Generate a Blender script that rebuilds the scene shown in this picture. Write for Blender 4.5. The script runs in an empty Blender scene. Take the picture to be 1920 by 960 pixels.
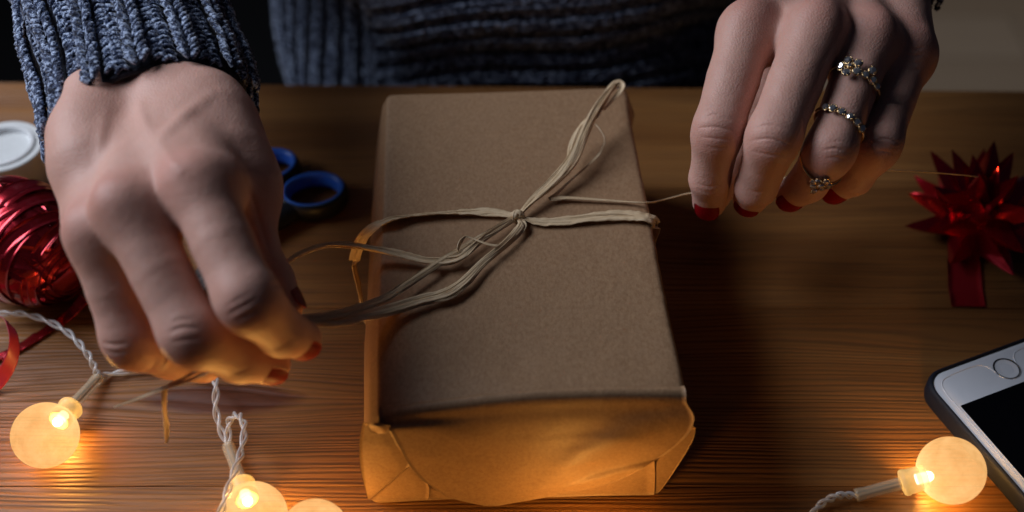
import bpy, math, random
import numpy as np
from mathutils import Vector

random.seed(7); rng = np.random.default_rng(7)
MM = 0.001
sc = bpy.context.scene
col = sc.collection
R = math.radians

# ------------------------------------------------------------------ camera
FPX = 2230.0; PITCH = R(44.6); CAMH = 377.0          # focal length in photo pixels, pitch, height (mm)
camd = bpy.data.cameras.new('camera'); cam = bpy.data.objects.new('camera', camd); col.objects.link(cam)
cam.location = (0, 0, CAMH*MM); cam.rotation_euler = (R(90)-PITCH, 0, 0)
camd.sensor_width = 36; camd.lens = 36*FPX/1920
camd.clip_start = 0.02; camd.clip_end = 30
camd.dof.use_dof = True; camd.dof.focus_distance = 0.452; camd.dof.aperture_fstop = 5.0
sc.camera = cam

# ------------------------------------------------------------------ world, key light, exposure
w = bpy.data.worlds.new('World'); sc.world = w; w.use_nodes = True
w.node_tree.nodes['Background'].inputs[0].default_value = (0.5, 0.62, 1.0, 1)
w.node_tree.nodes['Background'].inputs[1].default_value = 0.012

def area(name, loc, target, size, size_y, energy, color):
    l = bpy.data.lights.new(name, 'AREA'); l.shape = 'RECTANGLE'; l.size = size; l.size_y = size_y
    l.energy = energy; l.color = color
    o = bpy.data.objects.new(name, l); col.objects.link(o); o.location = loc
    d = Vector(target)-Vector(loc); o.rotation_euler = d.to_track_quat('-Z', 'Y').to_euler()
    return o
area('window_light', (-0.72, 0.53, 0.63), (-0.06, 0.36, 0.06), 0.60, 0.50, 8.0, (0.86, 0.90, 1.0))
sl_ = bpy.data.lights.new('floor_fill_spot', 'SPOT'); sl_.energy = 10.0; sl_.color = (1.0, .93, .82); sl_.spot_size = R(62); sl_.spot_blend = .6; sl_.shadow_soft_size = .08
so_ = bpy.data.objects.new('floor_fill_spot', sl_); col.objects.link(so_); so_.location = (0.95, 1.9, 1.0)      # added unseen spot that brightens the floor behind the table

sc.view_settings.view_transform = 'Standard'; sc.view_settings.look = 'None'
sc.view_settings.exposure = 0.0; sc.view_settings.gamma = 1.0
sc.view_settings.use_curve_mapping = False
sc.render.engine = 'CYCLES'
sc.cycles.use_denoising = True
sc.cycles.max_bounces = 8; sc.cycles.transparent_max_bounces = 24
sc.cycles.sample_clamp_indirect = 4.0
sc.cycles.caustics_reflective = False; sc.cycles.caustics_refractive = False

# ------------------------------------------------------------------ pixel -> place
_s, _c = math.sin(PITCH), math.cos(PITCH)
FW = np.array([0, _c, -_s]); UP = np.array([0, _s, _c]); CAM = np.array([0, 0, CAMH])
def ray(px, py): return FW + np.array([1., 0, 0])*(px-960)/FPX + UP*(480-py)/FPX
def at_z(px, py, z):
    d = ray(px, py); return CAM + d*((z-CAMH)/d[2])
def at_d(px, py, dep): return CAM + ray(px, py)*dep
def at_y(px, py, y):
    d = ray(px, py); return CAM + d*(y/d[1])
def proj(P):
    q = P-CAM; d = q@FW
    return 960+FPX*q[..., 0]/d, 480-FPX*(q@UP)/d
def nrm(v): return v/np.maximum(np.linalg.norm(v, axis=-1, keepdims=True), 1e-9)

# ------------------------------------------------------------------ object helpers
def tag(o, label=None, cat=None, group=None, kind=None):
    if label: o['label'] = label
    if cat: o['category'] = cat
    if group: o['group'] = group
    if kind: o['kind'] = kind
    return o
def thing(name, label, cat, base, group=None):
    o = bpy.data.objects.new(name, None); col.objects.link(o)
    o.empty_display_size = 0.02
    o.location = tuple(np.array(base, float)*MM)
    o['_b'] = [float(v) for v in base]
    return tag(o, label, cat, group)
def base_of(o): return np.array(list(o['_b'])) if o is not None else np.zeros(3)
def mk(name, V, Fc, mat, parent=None, smooth=True, sharp=None):
    """V in mm, world space; the object's origin is its parent's base, or the middle of its own foot"""
    V = np.asarray(V, float)
    pb = base_of(parent)
    b = pb if parent is not None else np.array([V[:, 0].mean(), V[:, 1].mean(), V[:, 2].min()])
    me = bpy.data.meshes.new(name)
    if isinstance(Fc, np.ndarray):
        n, k = Fc.shape
        L = (V-b)*MM
        me.vertices.add(len(V)); me.vertices.foreach_set('co', L.astype(np.float32).ravel())
        me.loops.add(n*k); me.loops.foreach_set('vertex_index', Fc.astype(np.int32).ravel())
        me.polygons.add(n); me.polygons.foreach_set('loop_start', (np.arange(n)*k).astype(np.int32))
        me.update(calc_edges=True); me.validate()
    else:
        me.from_pydata([tuple(v) for v in (V-b)*MM], [], [tuple(int(i) for i in f) for f in Fc])
    if smooth: me.shade_smooth()
    if sharp is not None: me.set_sharp_from_angle(angle=R(sharp))
    if mat is not None: me.materials.append(mat)
    o = bpy.data.objects.new(name, me); col.objects.link(o)
    if parent is not None: o.parent = parent
    else: o.location = tuple(b*MM)
    o['_b'] = [float(v) for v in b]
    return o
def join(parts):
    Vs, Fs, n = [], [], 0
    for V, Fc in parts:
        V = np.asarray(V, float); Vs.append(V)
        Fs += [tuple(int(i)+n for i in f) for f in Fc]; n += len(V)
    return np.concatenate(Vs), Fs

# ------------------------------------------------------------------ shape helpers (all mm)
def cat(P, n, closed=False):
    """Catmull-Rom through the rows of P (any number of columns)"""
    P = np.asarray(P, float)
    if len(P) == 2 and not closed: return P[0]+(P[1]-P[0])*np.linspace(0, 1, n)[:, None]
    Q = np.concatenate([P[-1:], P, P[:2]]) if closed else np.concatenate([2*P[:1]-P[1:2], P, 2*P[-1:]-P[-2:-1]])
    m = len(P) if closed else len(P)-1
    t = np.linspace(0, m, n, endpoint=not closed); i = np.minimum(t.astype(int), m-1); f = (t-i)[:, None]
    a, b, c, d = Q[i], Q[i+1], Q[i+2], Q[i+3]
    return 0.5*((2*b)+(-a+c)*f+(2*a-5*b+4*c-d)*f*f+(-a+3*b-3*c+d)*f**3)
def frames(P, ref=None):
    T = nrm(np.gradient(P, axis=0))
    N = np.zeros_like(P)
    n0 = np.array(ref if ref is not None else [0, 0, 1.0])
    if abs(T[0]@n0) > 0.95: n0 = np.array([1., 0, 0])
    n0 = n0-T[0]*(T[0]@n0); N[0] = n0/np.linalg.norm(n0)
    for i in range(1, len(P)):
        v = N[i-1]-T[i]*(T[i]@N[i-1]); N[i] = v/np.linalg.norm(v)
    return T, N, np.cross(T, N)
def grid_faces(a, b, wrap=False, flip=False):
    F_ = []
    for i in range(a-1):
        for j in range(b if wrap else b-1):
            k = (j+1) % b
            q = (i*b+j, i*b+k, (i+1)*b+k, (i+1)*b+j)
            F_.append(q[::-1] if flip else q)
    return F_
def tube(P, rad, m=8, caps=True, sx=1.0, sy=1.0, ref=None):
    P = np.asarray(P, float); n = len(P); rad = np.broadcast_to(np.asarray(rad, float), (n,))
    T, N, B = frames(P, ref)
    a = np.arange(m)*2*math.pi/m
    V = P[:, None]+rad[:, None, None]*(sx*np.cos(a)[None, :, None]*N[:, None]+sy*np.sin(a)[None, :, None]*B[:, None])
    V = V.reshape(-1, 3); Fc = grid_faces(n, m, True)
    if caps:
        Fc.append(tuple(range(m))[::-1]); Fc.append(tuple((n-1)*m+i for i in range(m)))
    return V, Fc
def lathe(profile, m=32, origin=(0, 0, 0), axis=(0, 0, 1), cap=True):
    """profile rows: (radius, height along axis)"""
    prof = np.asarray(profile, float); ax = nrm(np.asarray(axis, float))
    r = np.array([1., 0, 0]) if abs(ax[0]) < .9 else np.array([0, 1., 0])
    e1 = nrm(r-ax*(r@ax)); e2 = np.cross(ax, e1)
    a = np.arange(m)*2*math.pi/m
    V = (np.asarray(origin, float)+prof[:, 1][:, None, None]*ax
         + prof[:, 0][:, None, None]*(np.cos(a)[None, :, None]*e1+np.sin(a)[None, :, None]*e2)).reshape(-1, 3)
    n = len(prof); Fc = grid_faces(n, m, True)
    if cap:
        if prof[0, 0] > 1e-6: Fc.append(tuple(range(m))[::-1])
        if prof[-1, 0] > 1e-6: Fc.append(tuple((n-1)*m+i for i in range(m)))
    return V, Fc
def ellipsoid(c, e, r, nu=12, nv=16):
    e = np.asarray(e, float); V = []
    for i in range(nu+1):
        p = math.pi*i/nu
        for j in range(nv):
            q = 2*math.pi*j/nv
            V.append(np.asarray(c)+e[0]*r[0]*math.sin(p)*math.cos(q)+e[1]*r[1]*math.sin(p)*math.sin(q)+e[2]*r[2]*math.cos(p))
    return np.array(V), grid_faces(nu+1, nv, True)
def box(lo, hi, bev=0.0):
    lo = np.asarray(lo, float); hi = np.asarray(hi, float)
    if bev <= 0:
        V = np.array([[x, y, z] for z in (lo[2], hi[2]) for y in (lo[1], hi[1]) for x in (lo[0], hi[0])])
        return V, [(0, 2, 3, 1), (4, 5, 7, 6), (0, 1, 5, 4), (2, 6, 7, 3), (0, 4, 6, 2), (1, 3, 7, 5)]
    ring = lambda i, z: [[lo[0]+i, lo[1]+i, z], [hi[0]-i, lo[1]+i, z], [hi[0]-i, hi[1]-i, z], [lo[0]+i, hi[1]-i, z]]
    V = np.array(ring(bev, lo[2])+ring(0, lo[2]+bev)+ring(0, hi[2]-bev)+ring(bev, hi[2]))
    Fc = grid_faces(4, 4, True)+[(3, 2, 1, 0), (12, 13, 14, 15)]
    return V, Fc
def thick_grid(G, t):
    """G (a,b,3) sheet -> closed thin slab, thickness t"""
    a, b = G.shape[:2]
    du = np.gradient(G, axis=0); dv = np.gradient(G, axis=1)
    N = nrm(np.cross(du, dv))
    top = (G+N*t/2).reshape(-1, 3); bot = (G-N*t/2).reshape(-1, 3); n = a*b
    Fc = grid_faces(a, b)+[tuple(i+n for i in f[::-1]) for f in grid_faces(a, b)]
    rim = [i*b for i in range(a)]+[(a-1)*b+j for j in range(1, b)]+[i*b+b-1 for i in range(a-2, -1, -1)]+[j for j in range(b-2, 0, -1)]
    for i in range(len(rim)):
        p, q = rim[i], rim[(i+1) % len(rim)]
        Fc.append((q, p, p+n, q+n))
    return np.concatenate([top, bot]), Fc
def vnoise(P, scale, seed=0):
    """cheap smooth value noise, P (...,3) in mm, returns about -1..1"""
    P = np.asarray(P, float)/scale; i = np.floor(P).astype(np.int64); f = P-i; f = f*f*(3-2*f)
    def h(a, b, c):
        x = (a*374761393+b*668265263+c*2147483647+seed*974711) & 0x7fffffff
        x = ((x ^ (x >> 13))*1274126177) & 0x7fffffff
        return ((x ^ (x >> 16)) & 0xffff)/32767.5-1
    o = 0
    for dx in (0, 1):
        for dy in (0, 1):
            for dz in (0, 1):
                wgt = (f[..., 0] if dx else 1-f[..., 0])*(f[..., 1] if dy else 1-f[..., 1])*(f[..., 2] if dz else 1-f[..., 2])
                o = o+wgt*h(i[..., 0]+dx, i[..., 1]+dy, i[..., 2]+dz)
    return o

# ------------------------------------------------------------------ materials
class NT:
    def __init__(s, name):
        s.m = bpy.data.materials.new(name); s.m.use_nodes = True; s.t = s.m.node_tree; s.t.nodes.clear()
        s.out = s.n('ShaderNodeOutputMaterial')
    def n(s, typ, ins=None, **kw):
        x = s.t.nodes.new(typ)
        for k, v in kw.items(): setattr(x, k, v)
        for k, v in (ins or {}).items(): s.set(x.inputs[k], v)
        return x
    def set(s, sock, v):
        if isinstance(v, bpy.types.NodeSocket): s.t.links.new(v, sock)
        elif isinstance(v, bpy.types.Node): s.t.links.new(v.outputs[0], sock)
        else:
            if isinstance(v, (tuple, list)) and len(v) == 3 and sock.type == 'RGBA': v = (*v, 1)
            sock.default_value = v
    def math(s, op, a, b=None, c=None, clamp=False):
        x = s.n('ShaderNodeMath', operation=op, use_clamp=clamp)
        for i, v in enumerate((a, b, c)):
            if v is not None: s.set(x.inputs[i], v)
        return x.outputs[0]
    def vmul(s, v, k):
        x = s.n('ShaderNodeVectorMath', operation='MULTIPLY'); s.set(x.inputs[0], v); x.inputs[1].default_value = k
        return x.outputs[0]
    def vadd(s, v, k):
        x = s.n('ShaderNodeVectorMath', operation='ADD'); s.set(x.inputs[0], v); s.set(x.inputs[1], k)
        return x.outputs[0]
    def noise(s, vec, scale, detail=2, rough=.5, dist=0):
        x = s.n('ShaderNodeTexNoise', {'Scale': scale, 'Detail': detail, 'Roughness': rough, 'Distortion': dist})
        s.set(x.inputs['Vector'], vec); return x.outputs[0]
    def ramp(s, fac, stops):
        x = s.n('ShaderNodeValToRGB'); r = x.color_ramp
        while len(r.elements) < len(stops): r.elements.new(0.5)
        for e, (p, c) in zip(r.elements, stops):
            e.position = p; e.color = (*c, 1) if len(c) == 3 else c
        s.set(x.inputs[0], fac); return x.outputs[0]
    def mix(s, fac, a, b, blend='MIX'):
        x = s.n('ShaderNodeMix', data_type='RGBA', blend_type=blend)
        s.set(x.inputs[0], fac); s.set(x.inputs[6], a); s.set(x.inputs[7], b); return x.outputs[2]
    def bump(s, h, strength=.3, dist=.001, normal=None):
        x = s.n('ShaderNodeBump', {'Strength': strength, 'Distance': dist, 'Height': h})
        if normal is not None: s.set(x.inputs['Normal'], normal)
        return x.outputs[0]
    def pos(s): return s.n('ShaderNodeNewGeometry').outputs['Position']
    def obj(s): return s.n('ShaderNodeTexCoord').outputs['Object']
    def bsdf(s, **ins):
        p = s.n('ShaderNodeBsdfPrincipled')
        for k, v in ins.items(): s.set(p.inputs[k.replace('_', ' ')], v)
        return p
    def done(s, sh):
        s.set(s.out.inputs[0], sh); return s.m

def simple(name, colr, rough=.5, metal=0., **kw):
    t = NT(name)
    p = t.obj()
    v = t.noise(p, 180, 3)
    c = t.mix(t.math('MULTIPLY', v, .35), colr, tuple(x*.7 for x in colr))
    r = t.math('ADD', t.math('MULTIPLY', t.noise(p, 420, 2), .12), rough-.06)
    return t.done(t.bsdf(Base_Color=c, Roughness=r, Metallic=metal, **kw))

def wood_mat():
    t = NT('pine_wood')
    P = t.pos(); sx = t.n('ShaderNodeSeparateXYZ', {0: P}); x, y = sx.outputs[0], sx.outputs[1]
    rnd = t.n('ShaderNodeObjectInfo').outputs['Random']
    # grain runs along x and parts round two knots
    g = y
    masks = []
    for kx, ky, ax, ay in ((-.117, .3005, .050, .0125), (.20, .335, .075, .012), (-.02, .235, .05, .009)):
        dx = t.math('SUBTRACT', x, kx); dy = t.math('SUBTRACT', y, ky)
        e = t.math('ADD', t.math('POWER', t.math('ABSOLUTE', t.math('DIVIDE', dx, ax)), 2.0), t.math('POWER', t.math('ABSOLUTE', t.math('DIVIDE', dy, ay)), 2.0))
        ex = t.math('EXPONENT', t.math('MULTIPLY', e, -1.0))
        g = t.math('SUBTRACT', g, t.math('MULTIPLY', t.math('MULTIPLY', dy, ex), .85))
        masks.append((e, dx, dy))
    off = t.math('MULTIPLY', rnd, 7.3)
    cv = t.n('ShaderNodeCombineXYZ', {0: t.math('MULTIPLY', x, 1.0), 1: t.math('ADD', g, off), 2: 0.0}).outputs[0]
    warp = t.noise(t.vmul(cv, (3.5, 9, 1)), 1.0, 2)
    g2 = t.math('ADD', t.math('ADD', g, off), t.math('MULTIPLY', t.math('SUBTRACT', warp, .5), .022))
    cg = t.n('ShaderNodeCombineXYZ', {0: t.math('MULTIPLY', x, .035), 1: g2, 2: 0.0}).outputs[0]
    lines = t.math('ADD', t.math('MULTIPLY', t.noise(cg, 420, 2, .6), .62), t.math('MULTIPLY', t.math('SINE', t.math('ADD', t.math('MULTIPLY', g2, 3000.0), t.math('MULTIPLY', t.noise(cg, 90, 2), 26.0))), .085))
    lines = t.math('ADD', lines, .19)
    cg2 = t.n('ShaderNodeCombineXYZ', {0: t.math('MULTIPLY', x, .06), 1: g2, 2: 1.7}).outputs[0]
    broad = t.noise(cg2, 42, 2, .5)
    fib = t.noise(t.n('ShaderNodeCombineXYZ', {0: t.math('MULTIPLY', x, .08), 1: y, 2: 0.0}).outputs[0], 1500, 2, .6)
    lr = t.ramp(lines, [(.36, (0, 0, 0)), (.5, (.75, .75, .75)), (.62, (1, 1, 1))])
    base = t.ramp(broad, [(.3, (.22, .085, .022)), (.55, (.33, .143, .040)), (.75, (.40, .19, .060))])
    la_ = t.n('ShaderNodeMapRange', {0: t.noise(t.n('ShaderNodeCombineXYZ', {0: t.math('MULTIPLY', x, 4.0), 1: t.math('MULTIPLY', g2, 28.0), 2: 4.0}).outputs[0], 1.0, 3, .6), 1: .35, 2: .65, 3: .30, 4: .80}).outputs[0]
    c = t.mix(t.math('MULTIPLY', t.math('SUBTRACT', 1.0, lr), la_), base, (.09, .034, .010))
    c = t.mix(t.math('MULTIPLY', fib, .22), c, (.16, .075, .03))
    e, dx, dy = masks[0]
    km = t.n('ShaderNodeMapRange', {0: t.math('ADD', e, t.math('MULTIPLY', t.noise(t.vmul(P, (90, 300, 1)), 1, 2), .25)), 1: .62, 2: .38, 3: 0.0, 4: 1.0}).outputs[0]
    kc = t.mix(t.noise(t.vmul(P, (200, 500, 1)), 1, 3), (.06, .014, .005), (.13, .036, .012))
    c = t.mix(t.math('MULTIPLY', km, .95), c, kc)
    h = t.math('ADD', t.math('MULTIPLY', lr, 1.0), t.math('MULTIPLY', fib, .25))
    nb = t.bump(h, .55, .0006)
    rg = t.math('ADD', t.math('MULTIPLY', lr, -.14), .55)
    return t.done(t.bsdf(Base_Color=c, Roughness=rg, Normal=nb, Specular_IOR_Level=.42))

def kraft_mat():
    t = NT('kraft_paper'); P = t.obj()
    f = t.n('ShaderNodeMapRange', {0: t.noise(t.vmul(P, (1, .6, 1)), 800, 4, .75), 1: .34, 2: .66, 3: 0.0, 4: 1.0}).outputs[0]; s = t.n('ShaderNodeMapRange', {0: t.noise(P, 230, 4, .7), 1: .3, 2: .7, 3: 0.0, 4: 1.0}).outputs[0]; b = t.noise(P, 22, 3, .5)
    sp = t.n('ShaderNodeTexVoronoi', {'Vector': t.vmul(P, (1, .4, 1)), 'Scale': 900.0}).outputs[0]
    c = t.mix(f, (.285, .155, .076), (.43, .265, .145))
    c = t.mix(t.math('MULTIPLY', s, .35), c, (.30, .185, .11))
    c = t.mix(t.math('MULTIPLY', b, .25), c, (.38, .25, .15))
    spk = t.n('ShaderNodeMapRange', {0: sp, 1: .16, 2: .05, 3: 0.0, 4: .35}).outputs[0]
    c = t.mix(spk, c, (.19, .11, .06))
    cr = t.noise(P, 55, 3, .55, 1.2)
    h = t.math('ADD', t.math('MULTIPLY', f, .06), cr)
    return t.done(t.bsdf(Base_Color=c, Roughness=.56, Normal=t.bump(h, .22, .002), Specular_IOR_Level=.42))

def raffia_mat():
    t = NT('raffia_straw'); P = t.obj()
    a = t.n('ShaderNodeAttribute', attribute_name='strand').outputs['Vector']
    sx = t.n('ShaderNodeSeparateXYZ', {0: a})
    v = t.n('ShaderNodeCombineXYZ', {0: t.math('MULTIPLY', sx.outputs[0], .02), 1: sx.outputs[1], 2: sx.outputs[2]}).outputs[0]
    fi = t.n('ShaderNodeMapRange', {0: t.noise(v, 7, 3, .75), 1: .32, 2: .68, 3: 0.0, 4: 1.0}).outputs[0]; bl = t.noise(P, 60, 2)
    c = t.mix(fi, (.64, .43, .22), (.98, .83, .60)); c = t.mix(t.math('MULTIPLY', bl, .4), c, (.78, .57, .34))
    pb = t.bsdf(Base_Color=c, Roughness=.42, Normal=t.bump(fi, .25, .0004), Specular_IOR_Level=.5)
    tl = t.n('ShaderNodeBsdfTranslucent', {'Color': c})
    return t.done(t.n('ShaderNodeMixShader', {0: .12, 1: pb.outputs[0], 2: tl.outputs[0]}).outputs[0])

def skin_mat():
    t = NT('skin'); P = t.obj()
    bl = t.n('ShaderNodeAttribute', attribute_name='blush').outputs['Fac']
    mott = t.noise(P, 90, 5, .7); fine = t.noise(P, 600, 3, .6)
    c = t.mix(mott, (.56, .295, .23), (.70, .435, .365))
    c = t.mix(t.math('MULTIPLY', fine, .25), c, (.58, .33, .25))
    c = t.mix(t.math('MULTIPLY', bl, .95), c, (.50, .16, .125))
    vo = t.n('ShaderNodeTexVoronoi', {'Vector': P, 'Scale': 1250.0}).outputs[0]
    h = t.math('ADD', t.math('MULTIPLY', vo, .6), t.math('MULTIPLY', t.noise(P, 1600, 3, .7), .6))
    p = t.bsdf(Base_Color=c, Roughness=.50, Normal=t.bump(h, .42, .0004), Specular_IOR_Level=.38, Subsurface_Weight=.25)
    p.inputs['Subsurface Radius'].default_value = (1.0, .35, .2); p.inputs['Subsurface Scale'].default_value = .0022
    return t.done(p)

def yarn_mat(name, dark, mid, light):
    t = NT(name); P = t.obj()
    n = t.noise(P, 430, 3, .8); n2 = t.noise(P, 1500, 2, .6)
    f = t.math('ADD', t.math('MULTIPLY', n, .75), t.math('MULTIPLY', n2, .25))
    c = t.ramp(f, [(.42, dark), (.50, mid), (.575, light)])
    return t.done(t.bsdf(Base_Color=c, Roughness=.9, Normal=t.bump(n2, .6, .0006), Specular_IOR_Level=.15, Sheen_Weight=.25))

def foil_mat(name, c0, c1, rough):
    t = NT(name); P = t.obj()
    n = t.noise(P, 60, 3, .5); sc_ = t.noise(t.vmul(P, (1, 1, 3)), 700, 2)
    return t.done(t.bsdf(Base_Color=t.mix(n, c0, c1), Metallic=.85, Roughness=t.math('ADD', t.math('MULTIPLY', sc_, .12), rough-.05),
                         Normal=t.bump(n, .12, .002), Coat_Weight=.5, Coat_Roughness=.08))

def globe_mat():
    t = NT('frosted_lit_globe'); P = t.obj()
    m = t.noise(P, 190, 4, .65)
    gw = t.n('ShaderNodeAttribute', attribute_name='glow').outputs['Fac']
    ec = t.mix(t.math('ADD', t.math('MULTIPLY', m, .6), t.math('MULTIPLY', gw, .5), clamp=True), (1.0, .46, .12), (1.0, .74, .38))
    em = t.n('ShaderNodeEmission', {'Color': ec, 'Strength': t.math('ADD', t.math('MULTIPLY', m, .75), t.math('ADD', t.math('MULTIPLY', gw, 2.6), .72))})
    tr = t.n('ShaderNodeBsdfTransparent', {0: (1.0, .92, .78)})
    s1 = t.n('ShaderNodeMixShader', {0: .52, 1: tr.outputs[0], 2: em.outputs[0]})
    return t.done(s1.outputs[0])
def glow_mat(name, c, st):
    t = NT(name); m = t.noise(t.obj(), 300, 2)
    return t.done(t.n('ShaderNodeEmission', {'Color': c, 'Strength': t.math('MULTIPLY', t.math('ADD', m, .5), st)}).outputs[0])
def socket_mat():
    t = NT('lit_amber_socket'); m = t.noise(t.obj(), 250, 3)
    em = t.n('ShaderNodeEmission', {'Color': (1.0, .60, .17), 'Strength': t.math('ADD', t.math('MULTIPLY', m, .6), .35)})
    p = t.bsdf(Base_Color=(.9, .75, .45), Roughness=.3)
    tr = t.n('ShaderNodeBsdfTransparent')
    s1 = t.n('ShaderNodeMixShader', {0: .45, 1: p.outputs[0], 2: em.outputs[0]})
    s2 = t.n('ShaderNodeMixShader', {0: .25, 1: s1.outputs[0], 2: tr.outputs[0]})
    return t.done(s2.outputs[0])
def clear_mat(name, tint, alpha=.45, rough=.12):
    t = NT(name); m = t.noise(t.obj(), 400, 2)
    p = t.bsdf(Base_Color=t.mix(m, tint, tuple(min(1, v*1.15) for v in tint)), Roughness=rough, Specular_IOR_Level=.9, Coat_Weight=.6)
    tr = t.n('ShaderNodeBsdfTransparent', {0: (.97, .97, .95)})
    return t.done(t.n('ShaderNodeMixShader', {0: alpha, 1: tr.outputs[0], 2: p.outputs[0]}).outputs[0])
def gem_mat():
    t = NT('clear_gemstone'); m = t.noise(t.obj(), 900, 2)
    p = t.bsdf(Base_Color=t.mix(m, (.75, .78, .88), (1.0, 1.0, 1.0)), Metallic=.9, Roughness=.03, Specular_IOR_Level=1.0, Coat_Weight=1.0, Coat_Roughness=.02)
    return t.done(p)
def floor_mat():
    t = NT('floor_board_oak'); P = t.pos(); rnd = t.n('ShaderNodeObjectInfo').outputs['Random']
    q = t.vadd(t.vmul(P, (.6, 9, 1)), t.n('ShaderNodeCombineXYZ', {0: t.math('MULTIPLY', rnd, 30.0), 1: rnd, 2: 0.0}).outputs[0])
    n = t.noise(q, 6, 4, .6)
    c = t.mix(n, (.42, .31, .22), (.62, .50, .38)); c = t.mix(t.math('MULTIPLY', rnd, .5), c, (.30, .20, .12))
    return t.done(t.bsdf(Base_Color=c, Roughness=.45))

M = {}
M['wood'] = wood_mat(); M['kraft'] = kraft_mat(); M['raffia'] = raffia_mat(); M['skin'] = skin_mat()
M['yarn'] = yarn_mat('heather_navy_yarn', (.006, .009, .024), (.048, .070, .145), (.46, .56, .76))
M['lining'] = yarn_mat('navy_knit_inside', (.006, .008, .016), (.012, .016, .03), (.03, .04, .065))
M['foil'] = foil_mat('red_foil', (.30, .008, .018), (.46, .02, .035), .22)
M['bowfoil'] = foil_mat('dark_red_foil', (.50, .006, .02), (.66, .018, .05), .13)
M['stub'] = simple('red_ribbon_back', (.30, .008, .016), .4)
M['ribbon'] = simple('pink_red_ribbon', (.52, .045, .085), .35)
M['globe'] = globe_mat(); M['led'] = glow_mat('lit_led', (1.0, .86, .55), 9.0); M['socket'] = socket_mat()
M['cable'] = clear_mat('clear_cable', (.88, .88, .92), .42, .10); M['copper'] = simple('thin_wire_core', (.30, .27, .24), .3, .8)
M['sleeve_clear'] = clear_mat('clear_plastic_stem', (.95, .78, .56), .34, .2)
M['nail'] = simple('red_nail_polish', (.26, .002, .006), .45, Specular_IOR_Level=.25)
M['gold'] = simple('gold_metal', (.85, .60, .30), .18, 1.0); M['gem'] = gem_mat()
M['case'] = simple('navy_rubber_case', (.010, .013, .024), .6, Specular_IOR_Level=.2); M['white_glass'] = simple('white_glass_front', (.84, .88, .95), .14)
M['screen'] = simple('dark_phone_glass', (.002, .002, .003), .05); M['ring_dark'] = simple('dark_home_ring', (.02, .022, .03), .2, .6)
M['blue'] = simple('blue_rubber', (.04, .17, .75), .38); M['black'] = simple('black_plastic', (.010, .011, .016), .4)
M['steel'] = simple('brushed_steel', (.55, .56, .58), .28, 1.0)
M['tape'] = clear_mat('milky_tape', (.80, .83, .84), .80, .25); M['tapecore'] = simple('white_tape_core', (.80, .82, .84), .4)
M['floor'] = floor_mat(); M['dark_sheet'] = simple('matte_black', (.006, .006, .007), .95)
M['denim'] = simple('black_denim', (.008, .009, .012), .9)
# ------------------------------------------------------------------ setting: floor, added dark sheet
FLOORZ = -735.0
fl = tag(mk('floor', *box((-2600, -900, FLOORZ-20), (2600, 3600, FLOORZ-4)), M['dark_sheet'], smooth=False), kind='structure')
bmesh_board = None
yb = 500.0; k = 0
while yb < 2600:
    for xs in (-2200, -700, 800):
        x0 = xs+((k*437) % 600)-300
        mk('floor_board', *box((x0+1, yb+1, FLOORZ-4), (x0+1499, yb+119, FLOORZ), 1.5), M['floor'], fl, smooth=False)
    yb += 120; k += 1
dark_sheet = mk('dark_sheet', *box((-2300, 640, FLOORZ+1), (330, 2500, FLOORZ+11), 4), M['dark_sheet'])  # made-up sheet, added to keep the floor black at left and centre
tag(dark_sheet, 'added dark sheet on the floor behind the table edge', 'dark_sheet')

# ------------------------------------------------------------------ table
tb = thing('table', 'honey coloured pine table with fine dark grain lines', 'table', (0, 230, FLOORZ))
TILT = -7.0/490                                                      # the far edge runs a little askew to the lens
def edge_y(x): return 509.5+TILT*x
ys = [-150, -48, 55, 158, 258.5, 350, 428, None]
for i in range(len(ys)-1):
    y0 = ys[i]; x0, x1 = -620., 620.
    ya, yb_ = (edge_y(x0), edge_y(x1)) if ys[i+1] is None else (ys[i+1],)*2
    g = .10; bv = .35
    def ringq(ins, z): return [[x0+ins, y0+g+ins, z], [x1-ins, y0+g+ins, z], [x1-ins, yb_-g-ins, z], [x0+ins, ya-g-ins, z]]
    V = np.array(ringq(bv, -27)+ringq(0, -27+bv)+ringq(0, -bv*.6)+ringq(bv*.6, 0))
    mk('board', V, grid_faces(4, 4, True)+[(3, 2, 1, 0), (12, 13, 14, 15)], M['wood'], tb, smooth=False)
for sx_, sy_ in ((-1, 0), (1, 0), (-1, 1), (1, 1)):
    cx, cy = 560*sx_, (-90 if sy_ == 0 else 440)
    mk('leg', *box((cx-27, cy-27, FLOORZ+.5), (cx+27, cy+27, -27.2), 3), M['wood'], tb, smooth=False)
for a, b in (((-533, -100, -97), (533, -80, -27.2)), ((-533, 430, -97), (533, 450, -27.2))):
    mk('apron', *box(a, b, 1.5), M['wood'], tb, smooth=False)

# ------------------------------------------------------------------ parcel
YAW = R(3.0); BO = np.array([3., 253., 0.]); BX = np.array([math.cos(YAW), math.sin(YAW), 0]); BY = np.array([-math.sin(YAW), math.cos(YAW), 0]); BZ = np.array([0, 0, 1.])
BH = 57.0; BL = 177.0
def bpos(u, wv, z): return BO+np.multiply.outer(u, BX)+np.multiply.outer(wv, BY)+np.multiply.outer(z, BZ)
def front(px, py, off=0.0):                                           # a pixel on the parcel's front end, off mm proud of it
    d = ray(px, py); n = -BY; o = BO+n*off
    return CAM+d*(((o-CAM)@n)/(d@n))
def top(px, py, lift=0.0): return at_z(px, py, BH+lift)
pc = thing('gift_parcel', 'parcel wrapped in brown kraft paper with folded end flaps', 'parcel', (3, 340, 0))
def edge_rise(u): return np.interp(u, [-52, -44, -32, -12, 5, 30, 50, 58], [-5.0, -4.0, -1.6, 1.4, 2.6, 2.4, 1.2, .2])
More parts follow.
